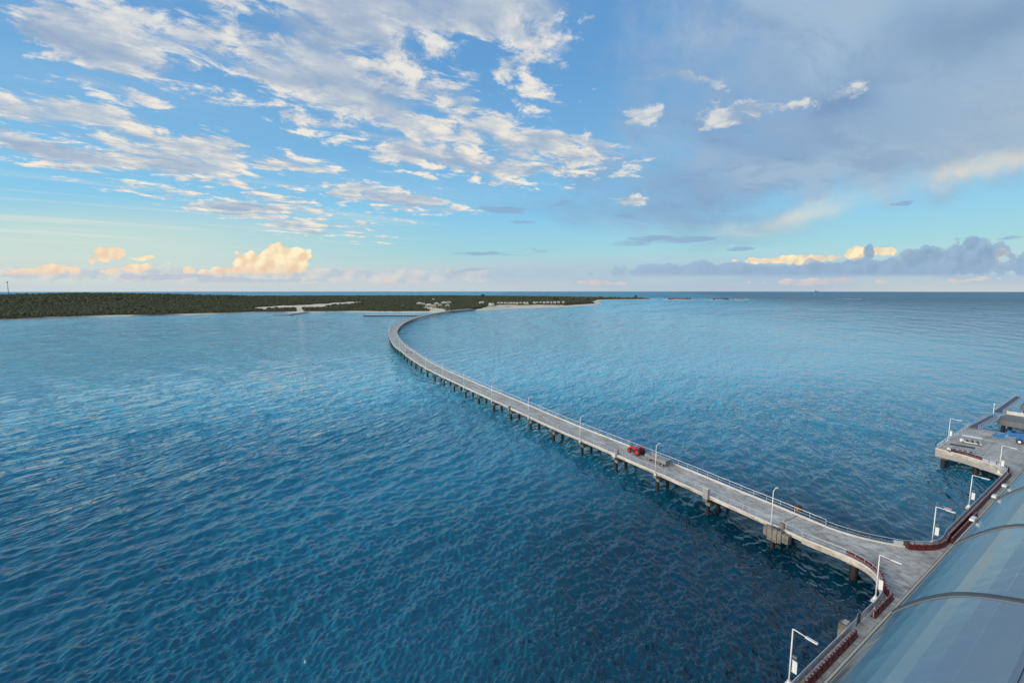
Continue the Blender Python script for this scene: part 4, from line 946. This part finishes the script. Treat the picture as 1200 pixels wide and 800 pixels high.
# ------------------------------------------------------------------ island buildings, quays, tower
def ground(px,py,z=3.2):
    w=un(px,py,z); return w
def house(name,label,px,py,w,dp,h,wall,roof,group,rz=0.0,hip=True,z=None):
    g=ground(px,py,8.0 if z else 3.2); gz=float(land_h(np.array([g.x]),np.array([g.y]))[0]) if z is None else z
    t=thing(name,label,'building',(g.x,g.y,max(gz,1.2)-.1),rz,group=group)
    MB().box((0,0,h/2),(w,dp,h)).build('wall',M[wall],t)
    e=.5; vs=[(-w/2-e,-dp/2-e,h),(w/2+e,-dp/2-e,h),(w/2+e,dp/2+e,h),(-w/2-e,dp/2+e,h),(-w/2*.45,0,h+dp*.34),(w/2*.45,0,h+dp*.34)]
    MB().add(vs,[(0,1,5,4),(2,3,4,5),(1,2,5),(3,0,4),(3,2,1,0)]).build('roof',M[roof],t)
    MB().box((0,-dp/2-.03,h*.42),(w*.28,.06,h*.78)).build('door',M['dgrey'],t)
    for s in (-1,1): MB().box((s*w*.32,-dp/2-.03,h*.55),(w*.18,.06,h*.36)).build('window',M['glass_dark'],t)
    return t
M['rf_white']=mat('white roof',(.62,.60,.56),.6); M['rf_tan']=mat('tan roof',(.46,.36,.22),.8,var=.2); M['wl_cream']=mat('cream wall',(.60,.52,.38),.8); M['rf_grey']=mat('grey roof',(.35,.36,.36),.7)
cab=[(574.5,358.2),(577.3,358.0),(584.3,357.2),(587.8,357.0),(592,357.1),(595.5,357.1),(598.6,357.0),(602.5,357.0),(606,357.0),(610,356.8),(614.5,356.8),(618,356.8),(626,356.4),(629.5,356.3),(633.5,356.2),(637.5,356.2),(642,356.0),(646,356.0),(650,355.9),(654.5,355.8),(660,355.7)]
for i,(x,y) in enumerate(cab):
    house('beach_cabin','pale beach cabin in the shoreline row, %s from the left'%nth(i),x,y-.2,6.4+1.2*math.sin(i*2.1),5.6,4.6,'wl_cream' if i%3 else 'hull','rf_tan' if i%4==1 else 'rf_white','beach cabins along the shore',R(-20),z=8.0)
res=[((491.5,359.4),14,'rf_white'),((496.5,359.8),9,'rf_tan'),((502.5,360.6),16,'rf_white'),((508.5,361.2),10,'rf_tan'),((511.5,359.4),12,'rf_white'),((520.5,358.4),16,'rf_white'),((526,357.9),14,'rf_tan'),((515.5,360.6),8,'rf_tan'),((524.5,360.8),10,'rf_grey'),((563,358.9),6,'rf_white'),((565.8,358.7),6,'rf_white'),((508,354.0),7,'rf_white')]
wh=['leftmost long white roofed','small tan roofed','longest white roofed','tan roofed lower','white roofed upper','long white roofed farther','tan roofed rear','small tan roofed front','grey roofed right hand','small white roofed lone left','small white roofed lone right','tiny white roofed hilltop']
for ((x,y),w,rf),a_ in zip(res,wh):
    house('resort_building',a_+' building in the trees behind the pier landing',x,y,w,8,6.6,'wl_cream',rf,'buildings behind the pier landing',R(12),z=None)
q0,q1=un(425.5,369.3,1.8),un(491,369.3,1.8)
t=thing('quay','long low pale quay with a dark waterside face left of the pier landing','quay',tuple((q0+q1)/2),world=True)
MB().box(((q0.x+q1.x)/2,q0.y+11,.9),((q1-q0).length,22,1.8)).build('quay_wall',M['black'],t); MB().box(((q0.x+q1.x)/2,q0.y+11.3,1.86),((q1-q0).length+.6,22,.1)).build('quay_top',mat('pale quay top',(.62,.60,.55),.8),t)
j0,j1=un(322,368.8,1.2),un(344.5,366.2,1.2)
t=thing('jetty','short stone jetty below the sandy clearing','jetty',(j0.x,j0.y,0),world=True)
MB().beam((j0.x,j0.y,.4),(j0.x+30,j0.y-1,.4),9,1.6).beam((j0.x+24,j0.y-1,.4),(j1.x+12,j1.y+30,.4),9,1.6).build('stone_mass',M['cap'],t)
lo=un(516,366.2,0); t=thing('causeway','low rubble causeway where the pier meets the shore','causeway',(lo.x,lo.y,0),world=True)
MB().sweep([(-124,902),(-112,945),(-95,985)],[(-4,-1),(-1,4.4),(9,4.4),(13,-1)]).build('rubble',M['cap'],t); MB().sweep([(-124,902),(-112,945),(-95,985)],[(0,4.404),(0,4.45),(8,4.45),(8,4.404)]).build('roadway',M['kerb'],t)
tw=Vector((-1.14*1420,1420)); th=un(9,331.5,0); 
r_=pray(10,343); k=1650/r_[1]; X0,Y0=r_[0]*k,1650.0
t=thing('radio_mast','thin lattice radio mast on the wooded ridge at far left','mast',(X0,Y0,30),group=None)
lm=MB()
for s in range(3):
    a0=s*2.094; lm.tube((1.5*math.cos(a0),1.5*math.sin(a0),0),(.8*math.cos(a0),.8*math.sin(a0),45),.28,.22,5)
for k in range(15):
    for s in range(3):
        a0,a1=s*2.094,(s+1)*2.094; r1=1.5-.7*k/15; r2=1.5-.7*(k+1)/15; lm.tube((r1*math.cos(a0),r1*math.sin(a0),k*3),(r2*math.cos(a1),r2*math.sin(a1),k*3+3),.14,n=4)
lm.build('lattice',M['dgrey'],t); MB().box((0,0,46),(3.4,3.4,3.6)).build('antenna',M['dgrey'],t)
# tall trees that break the skyline
def tree(px,py,D,h,label,cr):
    r_=pray(px,py); k=D/r_[1]; x,y=r_[0]*k,D; z=max(float(land_h(np.array([x]),np.array([y]))[0]),1)
    t=thing('tall_tree',label,'tree',(x,y,z),group='trees above the skyline')
    MB().tube((0,0,-1),(0,0,h*.6),h*.035,h*.02,7).tube((0,0,h*.42),(h*.18,0,h*.72),h*.016,h*.008,5).tube((0,0,h*.45),(-h*.16,h*.05,h*.75),h*.016,h*.008,5).build('trunk',M['trunk'],t)
    g=np.random.default_rng(int(px)); n=46; P=np.stack([g.normal(0,cr*.42,n),g.normal(0,cr*.42,n),h*.74+g.normal(0,h*.13,n)],-1); o=clumps('crown',P,g.uniform(.10,.2,n)*h*.9,M['leaf'],1,.8,.4,int(px)); o.parent=t
for (px,py,D,h,cr),lb in zip(((566,347,2300,20,7),(649,347.5,1750,15,8),(653,348,1750,12,7),(672,348,1800,10,6),(689,348.5,1850,13,5),(703,349,2250,12,6),(745,349.5,2260,17,6),(716,349,2250,11,6)),
    ('tall lone tree above the woods left of the cabins','broad tree on the skyline behind the middle of the cabin row','lower rounded tree just right of the broad skyline tree','small skyline tree behind the right end of the cabin row','slim tree near the island tip','left hand tree on the thin far headland','tallest tree near the end of the thin far headland','middle bushy tree on the thin far headland')):
    tree(px,py,D,h,lb,cr)
# ship on the horizon and breaking water over a shoal
r_=pray(957.5,341.4); D=16500; k=D/r_[1]
t=thing('cargo_ship','tiny dark ship on the horizon under the right hand clouds','ship',(r_[0]*k,D,0),R(20)); MB().prism([(-120,-16),(90,-16),(125,0),(90,16),(-120,16)],-3,16).build('hull',M['dgrey'],t); MB().box((-75,0,34),(40,26,36)).build('superstructure',M['grey'],t); MB().tube((-80,0,52),(-80,0,66),6,5,8).build('funnel',M['dgrey'],t); MB().tube((40,0,16),(40,0,42),2,n=6).build('mast',M['dgrey'],t)
w=un(994,350.2,.25); fm=MB(); g=np.random.default_rng(8)
for i in range(26):
    x=w.x+g.normal(0,45); y=w.y+g.normal(0,10); l=g.uniform(5,20); fm.box((x,y,.28),(l,g.uniform(1.5,4),.5),g.uniform(-.2,.2))
o=fm.build('breaking_surf',M['white']); o['kind']='stuff'; o['label']='thin white line of surf breaking on the shoal'
